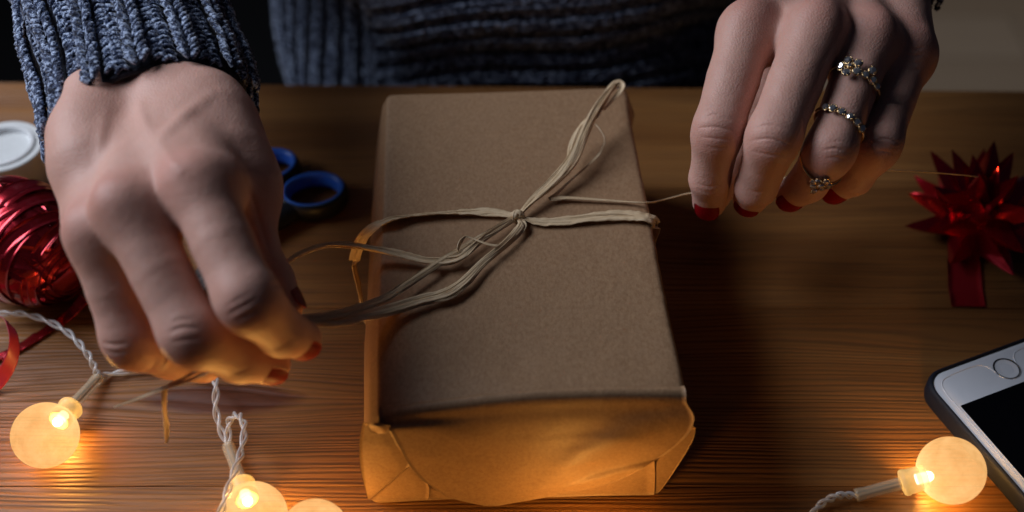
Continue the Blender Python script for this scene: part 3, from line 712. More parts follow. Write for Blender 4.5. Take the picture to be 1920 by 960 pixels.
def hand(joints, thumb, W, ELB, radii, trad, side_sign, marks, h=.55, thumb_base=None, extra=()):
    """joints: four chains (index..little) of MCP, PIP, DIP, tip centre; returns mesh arrays, blush and finger data"""
    allp = np.array([p for c in joints for p in c]+list(thumb)+[W, W+(ELB-W)*.35])
    fd = Field(allp.min(0)-24, allp.max(0)+24, h)
    mcp = np.array([c[0] for c in joints]); acr = nrm(mcp[3]-mcp[0]); alo = nrm(mcp.mean(0)-W)
    dor = nrm(np.cross(alo, acr))*side_sign
    if dor[2] < 0: dor = -dor
    palm = fd.new()
    carp = [W+acr*o for o in (-14, -5, 4.5, 13)]
    for i in range(4):
        a = carp[i]; b = mcp[i]
        cone(fd, palm, a-dor*2, b-dor*.6, 13.0, radii[i][0], 9)
        if i < 3: cone(fd, palm, (a+carp[i+1])/2-dor*2, (b+mcp[i+1])/2-dor*2.5-alo*9, 12, 8.8, 8)
        cone(fd, palm, a-dor*8+alo*14, b-dor*8.5-alo*9, 11, 9.5, 9)                # the fleshy side of the palm
    for i in range(3): cone(fd, palm, mcp[i]-dor*7-alo*3, mcp[i+1]-dor*7-alo*3, 8, 8, 7)
    fa = nrm(ELB-W)
    cone(fd, palm, W-acr*11-alo*6, W-acr*12+fa*70, 15.5, 18, 10); cone(fd, palm, W+acr*10-alo*6, W+acr*12+fa*70, 15.0, 18, 10)
    tb_ = thumb_base if thumb_base is not None else thumb[0]
    cone(fd, palm, tb_, thumb[1], 15, 12.0, 9); cone(fd, palm, carp[0]-dor*8+alo*10, thumb[1]-dor*1, 12, 10, 10)
    for i in range(4):                                                              # tendons and knuckle heads
        cone(fd, palm, carp[1]*.5+carp[2]*.5+dor*8.5+alo*8+acr*(i-1.5)*4, mcp[i]+dor*(radii[i][0]*.62), 2.0, 3.4, 7)
    for a, b, ra, rb2, k in extra: cone(fd, palm, a, b, ra, rb2, k)
    D = palm.copy()
    info = []
    for i, c in enumerate(joints):
        F_ = fd.new(); r = radii[i]; p0, p1, p2, p3 = c
        md = nrm(p1-(p0+p2)/2); md = nrm(md)
        sg = nrm(p1-p0)
        m0 = (p0+p1)/2; m1 = (p1+p2)/2
        cone(fd, F_, p0, m0, r[0], r[1], 0); cone(fd, F_, m0, p1, r[1], r[2], .4)
        cone(fd, F_, p1, m1, r[2], r[3], 2.5); cone(fd, F_, m1, p2, r[3], r[4], .4)
        cone(fd, F_, p2, p3, r[4], r[5], 2.5)
        d2 = nrm(p3-p2); dd = nrm(md-d2*(md@d2))
        cone(fd, F_, p1+md*.5-nrm(p1-p0)*3, p1+md*.4+nrm(p2-p1)*3, r[2]*.93, r[2]*.92, 5)      # bony joint
        cone(fd, F_, p0+(p1-p0)*.25-md*3.2, p0+(p1-p0)*.78-md*2.6, r[1]*.80, r[1]*.74, 3)        # finger pads
        cone(fd, F_, p1+(p2-p1)*.35-md*1.8, p1+(p2-p1)*.7-md*1.6, r[3]*.86, r[3]*.8, 3)
        cone(fd, F_, p2+(p3-p2)*.4-dd*1.6, p3-dd*1.3-d2*.5, r[5]*.98, r[5]*.93, 3)
        info.append(dict(p=c, r=r, dor=md, ddor=dd, d=d2))
        sl = fd.region(np.array(c), 30)[0]; D[sl] = np.minimum(D[sl], smin(palm[sl], F_[sl], 6))
    F_ = fd.new(); t0, t1, t2, t3 = thumb
    cone(fd, F_, t1, t2, trad[0], trad[1], 4); cone(fd, F_, t2, (t2+t3)/2, trad[1], trad[2], 3); cone(fd, F_, (t2+t3)/2, t3, trad[2], trad[3], 3)
    sl = fd.region(np.array(thumb), 30)[0]; D[sl] = np.minimum(D[sl], smin(palm[sl], F_[sl], 8))
    V, Q = surface_net(fd, D)
    V = relax(V, Q, 3, .45)
    N = vnormals(V, Q)
    # veins, tendons, creases: placed on the skin where the photograph shows them
    px, py = proj(V); view = nrm(CAM-V); facing = (N*view).sum(1) > .12
    dep = (V-CAM)@FW
    mv = np.zeros(len(V))
    for pts, amp, sig, dmax in marks:
        P = cat(np.array(pts, float), 24)
        d2_ = np.full(len(V), 1e9)
        sel = facing & (px > P[:, 0].min()-6*sig) & (px < P[:, 0].max()+6*sig) & (py > P[:, 1].min()-6*sig) & (py < P[:, 1].max()+6*sig) & (dep < dmax)
        if not sel.any(): continue
        q = np.stack([px[sel], py[sel]], 1)
        dist = np.sqrt(((q[:, None]-P[None])**2).sum(2)); jn = dist.argmin(1); dist = dist.min(1)
        fall = np.sin(np.pi*(jn+.8)/24.6)**.6
        mv[sel] += amp*np.exp(-(dist/sig)**2)*fall
    V = V+N*mv[:, None]
    V = V+N*(.10*vnoise(V, 7, 61)+.05*vnoise(V, 2.6, 62))[:, None]
    bl = np.zeros(len(V))
    for f in info:
        for p, o, s_, a in ((f['p'][0]+dor*6, 0, 9, .55), (f['p'][1]+f['dor']*5, 0, 7, .5), (f['p'][2]+f['ddor']*3, 0, 6, .3), (f['p'][3], 0, 7, .45)):
            bl = np.maximum(bl, a*np.exp(-(((V-p)**2).sum(1))/(s_*s_)))
    return V, Q, bl, info, dor

def nail(f, wd=4.6, ln=10.0, rr=None, back=5.8, spread=50, roll=0.0, lift=.35):
    """a lacquered nail on the back of the last joint"""
    d, n0 = f['d'], f['ddor']; b0 = np.cross(d, n0)
    n1 = n0*math.cos(roll)+b0*math.sin(roll); b1 = np.cross(d, n1)
    r = (rr or f['r'][5])+lift; c = f['p'][3]
    nu, nv = 12, 11; G_ = np.zeros((nu, nv, 3))
    for i in range(nu):
        t = i/(nu-1); s = -back+ln*t
        hw = spread*(.86+.14*math.sin(math.pi*min(1, t*1.2)))*(1 if t < .72 else math.sqrt(max(.02, 1-((t-.72)/.30)**2)))*(1 if t > .12 else .80+.2*t/.12)
        drop = -.9*max(0, t-.45)**2*4-.35*max(0, .15-t)*6
        for j in range(nv):
            a = R(hw)*(-1+2*j/(nv-1))
            G_[i, j] = c+d*s+(n1*(math.cos(a)*r+drop+.12)+b1*math.sin(a)*r*.98)
    return thick_grid(G_, .45)

J = lambda l: [at_d(*a) for a in l]
# image left: the person's right hand
LW = at_d(287, 232, 436); LE = LW+np.array([-28., 76, 1])*3.0
Lj = [J([(370, 350, 378), (465, 563, 366), (528, 623, 383), (566, 638, 394)]),
      J([(240, 390, 378), (360, 628, 373), (450, 672, 391), (508, 684, 400)]),
      J([(184, 440, 386), (246, 638, 392), (318, 668, 406), (382, 685, 412)]),
      J([(208, 462, 404), (242, 600, 412), (284, 640, 420), (330, 656, 424)])]
Lt = J([(405, 245, 424), (452, 350, 410), (474, 482, 407), (530, 572, 407)])
Rd = [(9.8, 9.9, 9.2, 8.5, 7.8, 6.3), (9.8, 9.7, 9.2, 8.6, 7.9, 6.4), (9.8, 9.3, 8.6, 8.0, 7.5, 6.1), (9.0, 8.0, 7.8, 7.2, 6.8, 5.7)]
CR = -.40
Lmarks = [([(395, 180), (350, 212), (312, 248), (288, 275)], .85, 11, 440), ([(262, 190), (268, 220), (282, 252)], .55, 10, 440), ([(300, 270), (318, 300), (345, 330)], .5, 12, 420),
          ([(200, 200), (190, 260), (185, 330)], .45, 12, 440), ([(448, 300), (470, 360), (492, 430), (505, 470)], -.55, 5, 420),
          ([(428, 590), (450, 577), (478, 562)], CR, 3.4, 380), ([(440, 602), (462, 592), (484, 580)], CR*.8, 3.2, 380), ([(424, 575), (446, 562), (468, 551)], CR*.6, 3.2, 380), ([(434, 597), (456, 584), (480, 571)], .12, 5, 380),
          ([(318, 622), (344, 614), (372, 616)], CR, 3.4, 380), ([(322, 642), (346, 638), (372, 636)], CR*.8, 3.2, 380), ([(320, 606), (340, 599), (362, 600)], CR*.6, 3.2, 380), ([(320, 632), (345, 626), (372, 626)], .12, 5, 380),
          ([(192, 642), (212, 646), (238, 644)], CR, 3.4, 400), ([(196, 658), (215, 662), (236, 660)], CR*.8, 3.2, 400), ([(196, 650), (215, 654), (238, 652)], .12, 5, 400),
          ([(498, 476), (508, 484), (519, 486)], CR, 3, 420), ([(500, 500), (510, 506), (521, 508)], CR*.8, 3, 420), ([(508, 532), (520, 534), (530, 532)], CR*.8, 3, 420),
          ([(512, 655), (530, 648), (545, 636)], CR*.5, 3, 400), ([(438, 700), (452, 696), (466, 690)], CR*.5, 3, 400)]
LV, LQ, Lb, Li, Ld = hand(Lj, Lt, LW, LE, Rd, (10.2, 9.4, 8.6, 7.0), 1, Lmarks,
    extra=[(at_d(160, 262, 418), at_d(180, 405, 401), 12.0, 10.8, 9), (at_d(180, 190, 430), at_d(165, 300, 408), 12.5, 12, 9), (at_d(392, 200, 428), at_d(425, 300, 412), 12.5, 12.5, 9)])
# image right: the person's left hand
RW = at_d(1578, -30, 508); RE = RW+np.array([24., 76, 16])*3.0
Rj = [J([(1402, 55, 460), (1346, 245, 448), (1331, 335, 464), (1330, 380, 476)]),
      J([(1530, 55, 449), (1450, 258, 437), (1418, 350, 458), (1406, 374, 470)]),
      J([(1632, 72, 453), (1556, 283, 438), (1515, 343, 457), (1484, 366, 470)]),
      J([(1700, 105, 462), (1645, 272, 446), (1602, 332, 458), (1566, 354, 468)])]
Rt = J([(1500, 30, 510), (1420, 180, 507), (1368, 300, 502), (1338, 366, 491)])
Rd2 = [(10.2, 10.2, 8.9, 8.3, 7.8, 6.3), (10.4, 10.4, 9.3, 8.6, 7.9, 6.3), (9.8, 9.1, 8.6, 8.0, 7.4, 6.0), (9.4, 8.8, 8.0, 7.4, 6.9, 5.6)]
Rmarks = [([(1316, 222), (1342, 214), (1370, 226)], CR, 2.2, 470), ([(1310, 240), (1342, 238), (1374, 246)], CR*1.1, 2.2, 470), ([(1314, 257), (1342, 260), (1370, 262)], CR*.9, 2.2, 470), ([(1322, 206), (1345, 200), (1368, 208)], CR*.5, 2.2, 470), ([(1322, 275), (1344, 278), (1364, 278)], CR*.6, 2.2, 470),
          ([(1312, 231), (1342, 227), (1372, 236)], .10, 4, 470), ([(1312, 249), (1342, 250), (1372, 254)], .10, 4, 470),
          ([(1306, 344), (1330, 350), (1352, 346)], CR*.7, 2.6, 480), ([(1308, 356), (1330, 361), (1350, 357)], CR*.5, 2.6, 480),
          ([(1414, 240), (1444, 234), (1476, 244)], CR, 2.2, 460), ([(1408, 264), (1442, 260), (1482, 272)], CR*1.1, 2.2, 460), ([(1412, 284), (1442, 290), (1474, 292)], CR*.9, 2.2, 460), ([(1426, 222), (1450, 216), (1474, 224)], CR*.5, 2.2, 460), ([(1410, 252), (1443, 247), (1480, 258)], .10, 4, 460), ([(1410, 274), (1443, 275), (1478, 282)], .10, 4, 460),
          ([(1402, 356), (1418, 361), (1436, 358)], CR*.6, 2.6, 470),
          ([(1542, 282), (1566, 278), (1592, 286)], CR, 2.2, 460), ([(1548, 296), (1568, 296), (1586, 300)], CR*.7, 2.2, 460), ([(1552, 268), (1572, 264), (1592, 270)], CR*.5, 2.6, 460),
          ([(1644, 262), (1662, 260), (1684, 268)], CR, 2.2, 470), ([(1640, 284), (1658, 284), (1676, 288)], CR*.8, 2.2, 470),
          ([(1700, 90), (1715, 92), (1732, 90)], CR*.6, 2.6, 470), ([(1698, 102), (1714, 105), (1731, 103)], CR*.6, 2.6, 470), ([(1700, 114), (1714, 118), (1729, 116)], CR*.5, 2.6, 470), ([(1698, 128), (1712, 132), (1726, 130)], CR*.5, 2.6, 470),
          ([(1455, 0), (1470, 30), (1462, 70)], -.5, 10, 480), ([(1590, 0), (1600, 40), (1598, 80)], -.5, 10, 480)]
RV, RQ, Rb_, Ri, Rdor = hand(Rj, Rt, RW, RE, Rd2, (9.8, 9.0, 8.4, 7.0), 1, Rmarks,
    extra=[(at_d(1692, 90, 464), at_d(1690, -70, 494), 10.5, 11.5, 9)])

person = thing('person', 'person in a heathered navy knit sweater pulling raffia with both hands', 'person', (5, 640, FLOORZ))
def open_end(V, Q, B, W, E, cut):
    """drop the closed stump beyond the cut and return the rim, in order"""
    ax = nrm(E-W); s_ = (V-W)@ax; keep = (s_[Q] < cut).all(1); Q = Q[keep]
    used = np.unique(Q); mp = np.full(len(V), -1); mp[used] = np.arange(len(used)); V, B, Q = V[used], B[used], mp[Q]
    ed = {}
    for f in Q[((V-W)@ax > cut-4)[Q].any(1)]:
        for i in range(4):
            a, b = int(f[i]), int(f[(i+1) % 4])
            if (b, a) in ed: del ed[(b, a)]
            else: ed[(a, b)] = 1
    nx = {}
    for a, b in ed:
        if ((V[a]-W)@ax) > cut-3 and ((V[b]-W)@ax) > cut-3: nx[a] = b
    best = []
    left = set(nx)
    while left:
        a = left.pop(); lp = [a]; c = nx[a]
        while c != a and c in nx and c in left: lp.append(c); left.discard(c); c = nx[c]
        if len(lp) > len(best): best = lp
    return V, Q, B, best
def angle_order(V, loop, c, e1, e2):
    a = np.unwrap(np.arctan2((V[loop]-c)@e2, (V[loop]-c)@e1)); return a
LV, LQ, Lb, Lloop = open_end(LV, LQ, Lb, LW, LE, 52); RV, RQ, Rb_, Rloop = open_end(RV, RQ, Rb_, RW, RE, 52)
# forearms, upper arms and shoulders carry the same skin on under the sweater, from one wrist to the other
spine = cat(np.array([LV[Lloop].mean(0), LV[Lloop].mean(0)+nrm(LE-LW)*45, [-205, 520, 108], [-236, 612, 160], [-190, 655, 310], [-90, 662, 385], [5, 662, 395], [95, 662, 385], [190, 655, 310], [228, 625, 185], [216, 590, 146], RV[Rloop].mean(0)+nrm(RE-RW)*40, RV[Rloop].mean(0)]), 90)
Tq, Nq, Bq = frames(spine); M_ = 40
rad_ = np.interp(np.linspace(0, 1, 90), [0, .1, .25, .38, .5, .62, .75, .9, 1], [17, 20, 30, 36, 42, 36, 30, 20, 17])
rings = []
for i in range(1, 89):
    a = np.arange(M_)*2*math.pi/M_
    rings.append(spine[i]+rad_[i]*(np.cos(a)[:, None]*Nq[i]+np.sin(a)[:, None]*Bq[i]))
armV = np.array(rings).reshape(-1, 3); nL, nR = len(LV), len(RV)
T_ = [list(f) for f in grid_faces(88, M_, True)]; offA = nL+nR
def zipper(loop_idx, loop_P, ring_idx, ring_P, c, e1, e2):
    """triangles between two closed rims, walked round by angle"""
    def order(ix, P):
        a = np.arctan2((P-c)@e2, (P-c)@e1); o = np.argsort(a); return [ix[k] for k in o], a[o]
    A, aa = order(loop_idx, loop_P); B_, bb = order(ring_idx, ring_P); i = j = 0; out = []
    while i < len(A) or j < len(B_):
        ta = aa[i] if i < len(A) else 9; tb__ = bb[j] if j < len(B_) else 9
        if ta <= tb__: out.append((A[i % len(A)], A[(i+1) % len(A)], B_[j % len(B_)])); i += 1
        else: out.append((A[i % len(A)], B_[(j+1) % len(B_)], B_[j % len(B_)])); j += 1
    return out
faces = [tuple(f) for f in LQ.tolist()]+[tuple(i+nL for i in f) for f in RQ.tolist()]+[tuple(i+offA for i in f) for f in T_]
faces += zipper(Lloop, LV[Lloop], [offA+k for k in range(M_)], armV[:M_], spine[0], Nq[0], Bq[0])
faces += zipper([nL+k for k in Rloop], RV[Rloop], [offA+87*M_+k for k in range(M_)], armV[-M_:], spine[-1], Nq[-1], Bq[-1])
body = mk('body', np.concatenate([LV, RV, armV]), faces, M['skin'], person)
bodyB = [Lb, Rb_, np.zeros(len(armV))]
at = body.data.attributes.new('blush', 'FLOAT', 'POINT'); at.data.foreach_set('value', np.concatenate(bodyB).astype(np.float32))
for inf, idx, kw in ((Li, 0, dict(roll=0)), (Li, 1, dict(roll=0)), (Ri, 0, {}), (Ri, 1, {}), (Ri, 2, {}), (Ri, 3, dict(ln=9.5))):
    mk('fingernail', *nail(inf[idx], **kw), M['nail'], body)
for tt_, rr, dvec in ((Lt, 7.0, nrm(np.array([.9, .35, .2]))), (Rt, 7.0, nrm(np.array([-.9, .2, -.4])))):
    d_ = nrm(tt_[3]-tt_[2]); dn = nrm(dvec-d_*(dvec@d_))
    mk('fingernail', *nail(dict(p=tt_, r=(0,)*5+(rr,), d=d_, ddor=dn), ln=12.5, back=7.5), M['nail'], body)
# ------------------------------------------------------------------ knitwear: every stitch a bent piece of yarn on a ribbed surface
def yarn(surf, A, off, K, rad, m=5):
    """A (n,K,2) param points, off (n,K) height over the surface -> joined little tubes"""
    n = len(A); P, N = surf(A[..., 0], A[..., 1]); C = P+N*off[..., None]
    T = nrm(np.gradient(C, axis=1)); B = nrm(np.cross(T, N)); N2 = np.cross(B, T)
    a = np.arange(m)*2*math.pi/m
    r = rad*np.array([.62]+[1.0]*(K-2)+[.62])[None, :, None, None]
    V = C[:, :, None]+r*(np.cos(a)[None, None, :, None]*N2[:, :, None]+np.sin(a)[None, None, :, None]*B[:, :, None]*1.05)
    idx = np.arange(n*K*m).reshape(n, K, m); nx = np.roll(idx, -1, 2)
    Fq = np.stack([idx[:, :-1], nx[:, :-1], nx[:, 1:], idx[:, 1:]], -1).reshape(-1, 4)
    return V.reshape(-1, 3), Fq
def knit(surf, c0, nper, per, r0, nrow, rowh, edge_jit=0.0, seed=1, wrap_skip=None):
    g = np.random.default_rng(seed); K = 5; s = np.linspace(0, 1, K)
    Vs, Fs, n = [], [], 0
    pc_, rr = np.meshgrid(np.arange(nper), np.arange(nrow), indexing='ij'); pc_, rr = pc_.ravel(), rr.ravel()
    def add(A, off, rad):
        nonlocal n
        V, Fq = yarn(surf, A, off, K, rad); Vs.append(V); Fs.append(Fq+n); n += len(V)
    for sg in (-1, 1):                                                # the raised V column
        jx = g.normal(0, .22, len(pc_)); jr = g.normal(0, .14, len(pc_)); jo = g.normal(0, .22, len(pc_))
        ccol = c0+(pc_+.28)*per
        x = ccol[:, None]+sg*(.55+2.75*s[None]**.8)*per/15.5+jx[:, None]
        r = r0+(rr[:, None]+(-.45+1.75*s[None]))*rowh+jr[:, None]
        off = (1.35+jo)[:, None]+.95*np.sin(math.pi*s)[None]
        add(np.stack([x, r], -1), off, 1.28)
    for q in range(2):                                                # the sunk purl columns
        jx = g.normal(0, .25, len(pc_)); jr = g.normal(0, .2, len(pc_))
        ccol = c0+(pc_+.66+.2*q)*per
        x = ccol[:, None]+(s[None]-.5)*4.6*per/15.5+jx[:, None]
        r = r0+(rr[:, None]+.45*q+.62*np.sin(math.pi*s)[None])*rowh+jr[:, None]
        off = np.broadcast_to(-1.1+.75*np.sin(math.pi*s)[None], x.shape)+g.normal(0, .2, len(pc_))[:, None]
        add(np.stack([x, r], -1), off, 1.02)
    return np.concatenate(Vs), np.concatenate(Fs)
class Sleeve:
    def __init__(s, pts, ra, rb2, roll):
        s.C = cat(np.array(pts), 160); d = np.r_[0, np.cumsum(np.linalg.norm(np.diff(s.C, axis=0), axis=1))]; s.d = d
        k = np.linspace(0, 1, len(ra)); kk = np.linspace(0, 1, 160)
        s.a = np.interp(kk, k, ra); s.b = np.interp(kk, k, rb2)
        T = nrm(np.gradient(s.C, axis=0)); S = nrm(np.cross(T, [0, 0, 1.])); U = np.cross(S, T)
        s.S = S*math.cos(roll)+U*math.sin(roll); s.U = -S*math.sin(roll)+U*math.cos(roll); s.T = T
        s.circ = math.pi*(3*(ra[0]+rb2[0])-math.sqrt((3*ra[0]+rb2[0])*(ra[0]+3*rb2[0])))
    def at(s, u, v, ins=0.0):
        """u mm round the cuff, v mm up the arm"""
        th = np.asarray(u, float)/s.circ*2*math.pi; v = np.asarray(v, float)
        g = lambda X: np.stack([np.interp(v, s.d, X[:, i]) for i in range(3)], -1)
        C, S, U, T = g(s.C), nrm(g(s.S)), nrm(g(s.U)), g(s.T)
        C = C+T*np.minimum(v, 0)[..., None]
        a = np.interp(v, s.d, s.a); b = np.interp(v, s.d, s.b)
        wob = 1+.035*np.sin(th*2+v*.03)+.03*np.sin(v*.09+th)
        N = nrm(S*(np.cos(th)/a)[..., None]+U*(np.sin(th)/b)[..., None])
        P = C+S*(a*wob*np.cos(th))[..., None]+U*(b*wob*np.sin(th))[..., None]
        return P-N*ins, N
    def shell(s, v0, v1, ins, nv, nu=56):
        uu_ = np.arange(nu)/nu*s.circ; vv = np.linspace(v0, v1, nv)
        P, _ = s.at(np.broadcast_to(uu_[None], (nv, nu)), np.broadcast_to(vv[:, None], (nv, nu)), ins)
        return P.reshape(-1, 3), grid_faces(nv, nu, True)
def make_sleeve(pts, ra, rb2, roll, rows, seed, label=None):
    sl = Sleeve(pts, ra, rb2, roll)
    o_, fo = sl.shell(.6, sl.d[-1], 1.9, 60); i_, fi = sl.shell(.6, sl.d[-1], 4.2, 60)
    V, Fc = join([(o_, fo), (i_, [f[::-1] for f in fi])]); n = len(o_)
    Fc += [(j, n+j, n+(j+1) % 56, (j+1) % 56) for j in range(56)]; e = 59*56
    Fc += [(e+(j+1) % 56, n+e+(j+1) % 56, n+e+j, e+j) for j in range(56)]
    sh = mk('sleeve', V, Fc, M['lining'], person)
    KV, KF = knit(sl.at, 0, 14, sl.circ/14, .8, rows, 2.75, seed=seed)
    ko = mk('knit_stitches', KV, KF, M['yarn'], sh); ko['kind'] = 'stuff'
    return sl
LC = at_d(286, 238, 440)
make_sleeve([LC, LC+np.array([-28., 76, 6]), np.array([-205., 520, 118]), np.array([-238., 612, 165]), np.array([-205., 650, 290]), np.array([-150., 655, 400])],
            [38, 38, 42, 50, 56, 62], [28, 36, 40, 46, 52, 60], R(5), 62, 3)
RC = at_d(1578, -22, 506)
make_sleeve([RC, RC+np.array([24., 76, 16]), np.array([222., 600, 150]), np.array([230., 640, 200]), np.array([205., 655, 300]), np.array([150., 655, 400])],
            [38, 38, 46, 50, 56, 62], [28, 31, 42, 46, 52, 60], R(-8), 40, 4)

# the sweater's body: plain ribs down the side, and the pulled-up front whose ribs run across
TC = np.array([4., 645.])
def torso_r(th, z):
    a = 146+.10*np.maximum(z, 0)+6*np.sin(z*.03+th); b = 96+.05*np.maximum(z, 0)+3*np.sin(z*.05+2*th)
    return a, b
def torso(arc, z, ins=0.0):
    arc = np.asarray(arc, float); z = np.asarray(z, float)
    th = -math.pi+arc/124.0                                          # arc 0 is the image's left side, growing across the front
    a, b = torso_r(th, z)
    P = np.stack([TC[0]+a*np.cos(th), TC[1]+b*np.sin(th), z], -1)
    N = nrm(np.stack([np.cos(th)/a, np.sin(th)/b, 0*z], -1))
    P = P+N*(2.4*np.sin(arc*.055)*np.sin(z*.02+1))[..., None]
    return P-N*ins, N
nz, na = 44, 80
zz = np.linspace(-150, 430, nz); ar = np.arange(na)/na*2*math.pi*124
def ts(ins):
    P, _ = torso(np.broadcast_to(ar[None], (nz, na)), np.broadcast_to(zz[:, None], (nz, na)), ins); return P.reshape(-1, 3)
V, Fc = join([(ts(2.2), grid_faces(nz, na, True)), (ts(5.5), [f[::-1] for f in grid_faces(nz, na, True)])]); n = nz*na; e = (nz-1)*na
Fc += [(j, n+j, n+(j+1) % na, (j+1) % na)[::-1] for j in range(na)]+[(e+(j+1) % na, n+e+(j+1) % na, n+e+j, e+j)[::-1] for j in range(na)]
swt = mk('sweater_body', V, Fc, M['lining'], person)
KV, KF = knit(torso, -60, 22, 13.5, -118, 84, 2.9, seed=6)
mk('knit_stitches', KV, KF, M['yarn'], swt)['kind'] = 'stuff'
def gather(c, r, ins=0.0):
    """c mm up, r mm across; the gathered front sags in soft curves and stands a little proud"""
    c = np.asarray(c, float); r = np.asarray(r, float)
    z = c+9*np.sin((r-150)*.021)-.0011*(r-230)**2+4*np.sin(r*.05)
    P, N = torso(r, z)
    lift = 7+3.0*np.sin(r*.035+c*.06)+2.0*np.sin(c*.12)
    edge = np.clip((r-112)/26, 0, 1)
    lift = lift*edge*edge*(3-2*edge)-2*(1-edge)
    return P+N*(lift-ins)[..., None], N
KV, KF = knit(gather, -86, 15, 12.0, 112, 92, 3.0, seed=8)
gs = []
gc, gr = np.linspace(-92, 100, 40), np.linspace(104, 400, 60)
P1, _ = gather(np.broadcast_to(gc[:, None], (40, 60)), np.broadcast_to(gr[None], (40, 60)), 2.4)
gf = mk('gathered_front', *thick_grid(P1, 2.0), M['lining'], swt)
mk('knit_stitches', KV, KF, M['yarn'], swt)['kind'] = 'stuff'
# trousers below the table edge
tr = []
for sx_ in (-1, 1):
    P = cat(np.array([[TC[0]+sx_*68, TC[1]+5, -90], [TC[0]+sx_*74, TC[1], -320], [TC[0]+sx_*78, TC[1]+5, -520], [TC[0]+sx_*80, TC[1]+12, FLOORZ+14]]), 30)
    tr.append(tube(P, np.linspace(80, 52, 30), 28, True))
for t_ in tr: mk('trouser_leg', *t_, M['denim'], person)
# ------------------------------------------------------------------ string of globe lights
BR = 12.4
lights = thing('light_string', 'string of lit warm globe bulbs on clear twisted wire lying on the table', 'string lights', (0, 200, 0))
def twisted(path, n=None, r=.8, gap=.9, turn=19.0):
    """two clear cores wound round each other along the path"""
    P = np.array(path, float); L = np.linalg.norm(np.diff(P, axis=0), axis=1).sum(); n = n or int(L*1.6)+12
    C = cat(P, n); T, N, B = frames(C); s = np.linspace(0, L, n)/turn*2*math.pi
    out = []
    for ph in (0, math.pi):
        out.append(C+gap*(np.cos(s+ph)[:, None]*N+np.sin(s+ph)[:, None]*B))
    return out
def wire(path, **kw):
    for Q in twisted(path, **kw):
        Q[:, 2] = np.maximum(Q[:, 2], .75)
        wv = mk('wire', *tube(Q, .72, 8), M['cable'], lights)
        mk('wire_core', *tube(Q, .17, 5), M['copper'], wv)
def bulb(c, tail, power, stem_len=19.0):
    """globe centred at c; its neck points to tail"""
    c = np.array(c, float); ax = nrm(np.array(tail, float)-c)
    prof = []
    for a in np.linspace(0, 164, 30): prof.append((BR*math.sin(R(a))+1e-4, -BR*math.cos(R(a))))
    prof += [(3.7, BR*.99), (3.8, BR*1.06)]
    g = mk('bulb', *lathe(prof, 40, c, ax, cap=False), M['globe'], lights)
    co = np.empty(len(g.data.vertices)*3, np.float32); g.data.vertices.foreach_get('co', co); co = co.reshape(-1, 3)/MM+base_of(g)
    ga = g.data.attributes.new('glow', 'FLOAT', 'POINT'); ga.data.foreach_set('value', np.exp(-np.linalg.norm(co-(c+ax*BR*.95), axis=1)/5.0).astype(np.float32))
    e = c+ax*(BR*.93)
    mk('socket', *lathe([(3.6, -2.6), (4.5, -2.2), (4.6, 0), (4.7, 4.6), (5.0, 5.0), (5.0, 6.2), (4.6, 6.8), (2.6, 7.2)], 24, e, ax), M['socket'], g)
    mk('led', *lathe([(.05, -5.2), (1.3, -4.7), (1.9, -3.6), (2.0, -1.0), (2.0, 1.5)], 16, e, ax), M['led'], g)
    s0 = e+ax*6.9; s1 = np.array(tail, float)
    P = cat(np.array([s0, s0+ax*stem_len*.5, s1]), 14)
    mk('stem', *tube(P, np.r_[np.linspace(2.5, 2.3, 11), 2.5, 2.6, 2.5], 14), M['sleeve_clear'], g)
    for o in (-.8, .8):
        T, N, B = frames(P); mk('stem_wire', *tube(P+B*o, .35, 6), M['copper'], g)
    l = bpy.data.lights.new('bulb_light', 'POINT'); l.energy = power; l.color = (1.0, .52, .12); l.shadow_soft_size = .003
    lo = bpy.data.objects.new('bulb_light', l); col.objects.link(lo); lo.parent = g; lo.location = tuple((c+ax*8.2-base_of(g))*MM)
    return s1
PW = .30
t1 = bulb(at_z(85, 816, BR+.2), at_z(184, 709, 3.2), PW)
t2 = bulb(at_z(474, 968, BR+.2), at_z(428, 836, 4.0), PW, 16)
t3 = bulb(at_z(590, 1002, BR+.2), at_z(640, 1120, 4.0), PW)
t4 = bulb(at_z(1783, 882, BR+.2), at_z(1604, 929, 3.0), PW)
t5 = bulb(at_z(1118, 1030, BR+.2), at_z(1030, 1135, 4.0), PW*1.1)
wire([at_z(-260, 640, 2), at_z(-90, 606, 4), at_z(0, 589, 7), at_z(60, 592, 8), at_z(120, 618, 9), at_z(158, 655, 9), at_z(178, 690, 6), t1])
wire([t1, at_z(206, 702, 2), at_z(262, 693, 3), at_z(330, 688, 4), at_z(390, 698, 9), at_z(405, 720, 12), at_z(404, 760, 9), at_z(412, 800, 5.5), t2])
wire([t2, at_z(430, 790, 8), at_z(446, 778, 13), at_z(458, 800, 15), at_z(452, 848, 17), at_z(438, 890, 21), at_z(420, 945, 24), at_z(410, 1000, 14), at_z(470, 1090, 2), at_z(560, 1140, 2), t3])
wire([t3, at_z(720, 1170, 1.6), at_z(920, 1170, 1.6), t5]); wire([t5, at_z(1100, 1185, 1.6), at_z(1250, 1170, 1.6), at_z(1420, 1090, 1.6), at_z(1500, 1000, 2), at_z(1535, 950, 3), at_z(1570, 930, 4), t4])

